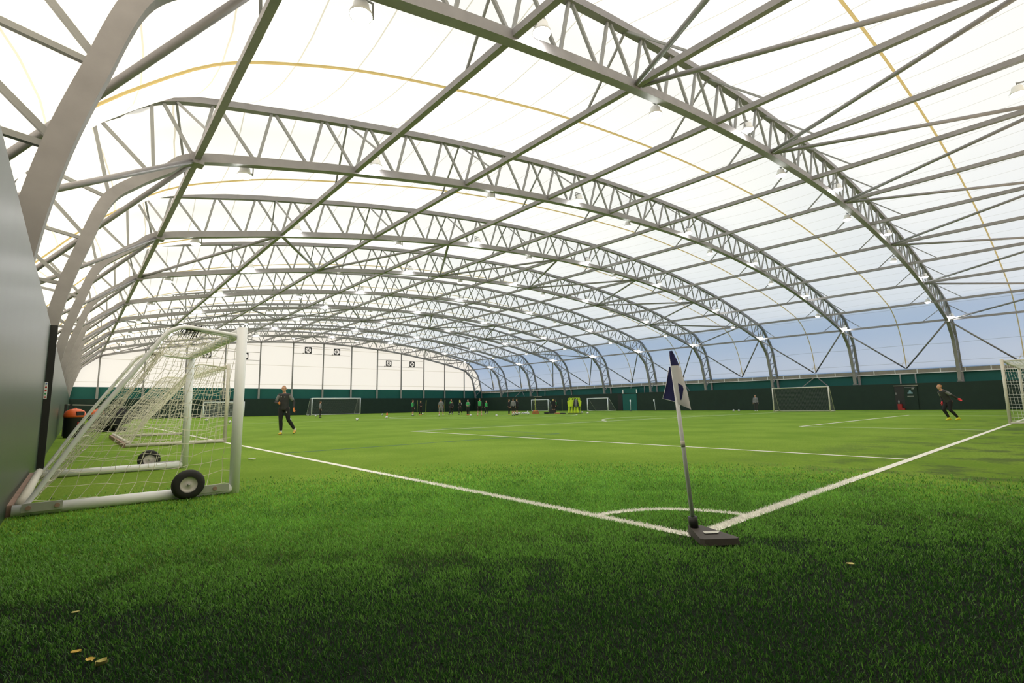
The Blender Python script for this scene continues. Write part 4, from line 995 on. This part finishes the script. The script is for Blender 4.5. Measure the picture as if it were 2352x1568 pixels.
MB().beam((0, .1, .04), (2.5, 10.2, .04), .05).build('bottom_rail', 'black', t)
for n, (x, y, z, lab) in enumerate(((-1.75, 29.9, 0, 'black stuffed kit bag on the turf behind the near goal net'), (-2.35, 30.4, 0, 'black kit bag slumped left of the stuffed bag behind the net'), (-1.95, 31.0, 0, 'tall black kit bag leaning behind the other two bags'))):
    t = thing('kit_bag', lab, 'bag', (x, y, z), 0.4 * n, 'black kit bags')
    mb = MB(); rs = np.random.RandomState(n + 8)
    hh = (1.0, .85, 1.30)[n]
    for i in range(7): mb.sphere((rs.uniform(-.28, .28), rs.uniform(-.2, .2), hh * rs.uniform(.35, .75)), (rs.uniform(.2, .32), rs.uniform(.2, .3), hh * .35), 12, 8)
    o = mb.build('sack', 'blackcloth', t, True); md = o.modifiers.new('blend', 'REMESH'); md.mode = 'VOXEL'; md.voxel_size = .03
    MB().tube([(-.2, 0, hh * .95), (-.1, 0, hh * 1.15), (.1, 0, hh * 1.15), (.2, 0, hh * .95)], .02, 8).build('strap', 'charcoal', t, True)
    MB().box((.0, -.05, .12), (.5, .4, .24)).build('sack_base', 'black', t)
# door jamb on the left wall with a safety sign
jb = struct(MB().box((XL + 0.05, 10.40, 1.30), (0.10, 0.14, 2.60)).build('trim_1', 'black'))
t = thing('safety_sign', 'narrow white safety sign with coloured symbols on black wall post', 'sign', (XL + 0.022, 10.31, 1.40))
MB().box((0, 0, 0), (.045, .012, .30)).build('board', 'white', t)
for i, m in enumerate(('signblue', 'signred', 'signred', 'signgreen', 'signred')): MB().lathe([(0, -.004), (.014, -.004), (.014, .004), (0, .004)], (0, -.009, .12 - .06 * i), 10, R=np.array([[1, 0, 0], [0, 0, 1], [0, -1, 0]])).build('symbol', m, t)

# ------------------------------------------------------------------ right wall doors
dr = struct(MB().box((XR - 0.02, 9.35, 1.14), (0.10, 1.72, 2.28)).build('door_1', 'black'))
MB().box((XR - 0.06, 9.32, 2.30), (0.16, 1.86, 0.07)).build('lintel', 'gutter', dr)
MB().box((XR - 0.075, 8.98, 1.12), (0.04, 1.0, 2.2)).build('door_leaf', 'panel_far', dr)
mb = MB()                                                   # pale emblem: stacked bars widening downward
for i, (w, h_) in enumerate(((.14, .10), (.20, .09), (.40, .12))): mb.box((XR - 0.10, 9.02, 1.78 - .10 * i), (.02, w, h_))
mb.build('emblem', 'blueprint', dr)
MB().box((XR - 0.10, 9.0, 1.28), (.02, .50, .035)).build('caption_bar', 'label', dr)
MB().box((XR - 0.10, 9.05, 2.12), (.02, .75, .04)).build('notice', 'greycloth', dr); MB().box((XR - 0.10, 8.78, 1.98), (.02, .2, .05)).build('notice', 'label', dr); MB().box((XR - 0.10, 8.75, 2.12), (.02, .22, .09)).build('notice', 'greycloth', dr)
MB().box((XR - 0.10, 10.12, 1.55), (.02, .10, .22)).build('notice', 'greycloth', dr)
t = thing('extinguisher_stand', 'red extinguisher stand at the left of the black door', 'extinguisher', (XR - 0.30, 9.86, 0))
MB().box((0, 0, .30), (.26, .32, .52)).build('stand', 'red', t); MB().box((0, -.10, .08), (.30, .50, .16)).build('foot', 'red', t); MB().lathe([(0, 0), (.07, 0), (.075, .28), (.03, .36), (.02, .42), (0, .42)], (0, .05, .54), 12).build('cylinder', 'greycloth', t, True)
dr2 = struct(MB().box((XR - 0.02, 41.1, 1.18), (0.08, 2.4, 2.36)).build('door_2', 'teal'))
MB().box((XR + 0.4, 41.1, 2.75), (0.5, 2.5, 0.75)).build('door_head', 'teal', dr2)
struct(MB().box((XR - 0.03, 42.75, 1.18), (0.08, 0.85, 2.36)).build('door_3', 'black'))
for n, y in enumerate((42.2, 39.85)):
    o = MB().box((XR - 0.05, y, 2.72), (.10, .14, .55)).build('trim_%d' % (n + 2), 'lampwhite'); struct(o)
struct(MB().box((XR - 0.05, 60.0, 2.42), (.12, 2.0, .10)).build('trim_4', 'gutter'))

# ------------------------------------------------------------------ small litter on the turf
def leaf(lab, x, y, sz, m, rz, name='leaf', curl=.3):
    mb = MB(); n = 9; rows = []
    for i in range(n):
        u = i / (n - 1); w = sz * .42 * math.sin(PI * (0.08 + 0.9 * u)) ** .7
        for v in (-1, -.5, 0, .5, 1): rows.append((v * w * (1 + .15 * math.sin(9 * u)), (u - .5) * sz, .022 + curl * sz * (v * v * .5 + .4 * (u - .5) ** 2)))
    A = np.array(rows); B = A + (0, 0, -.0015); K = len(A)
    fs = [(i * 5 + j, i * 5 + j + 1, (i + 1) * 5 + j + 1, (i + 1) * 5 + j) for i in range(n - 1) for j in range(4)]
    mb.add(np.r_[A, B], fs + [tuple(K + q for q in g_[::-1]) for g_ in fs])
    o = mb.build(name, m, None, True, (x, y, 0)); o.rotation_euler = (0, 0, rz); tag(o, lab, name.split('_')[-1], 'fallen leaves on the turf' if name == 'leaf' else None)
leaf('bright yellow fallen leaf, middle of the three at lower left', -3.497, 0.66, .036, 'leaf', .4); leaf('pale crumpled yellow leaf, lowest of the three at lower left', -3.465, 0.575, .040, 'leafpale', 1.9, curl=.9); leaf('small yellow leaf, topmost of the three at lower left', -3.54, 0.785, .036, 'leaf', 1.2)
leaf('tiny pale brown leaf above the three yellow leaves', -3.54, 1.33, .032, 'leafpale', 1.4)
leaf('white paper scrap beside the touchline right of the near goal', -0.90, 8.87, .13, 'paper', 1.2, 'paper_scrap')
leaf('pale brown leaf on turf at lower right below the goal line', -0.02, -1.02, .045, 'leafpale', .8)
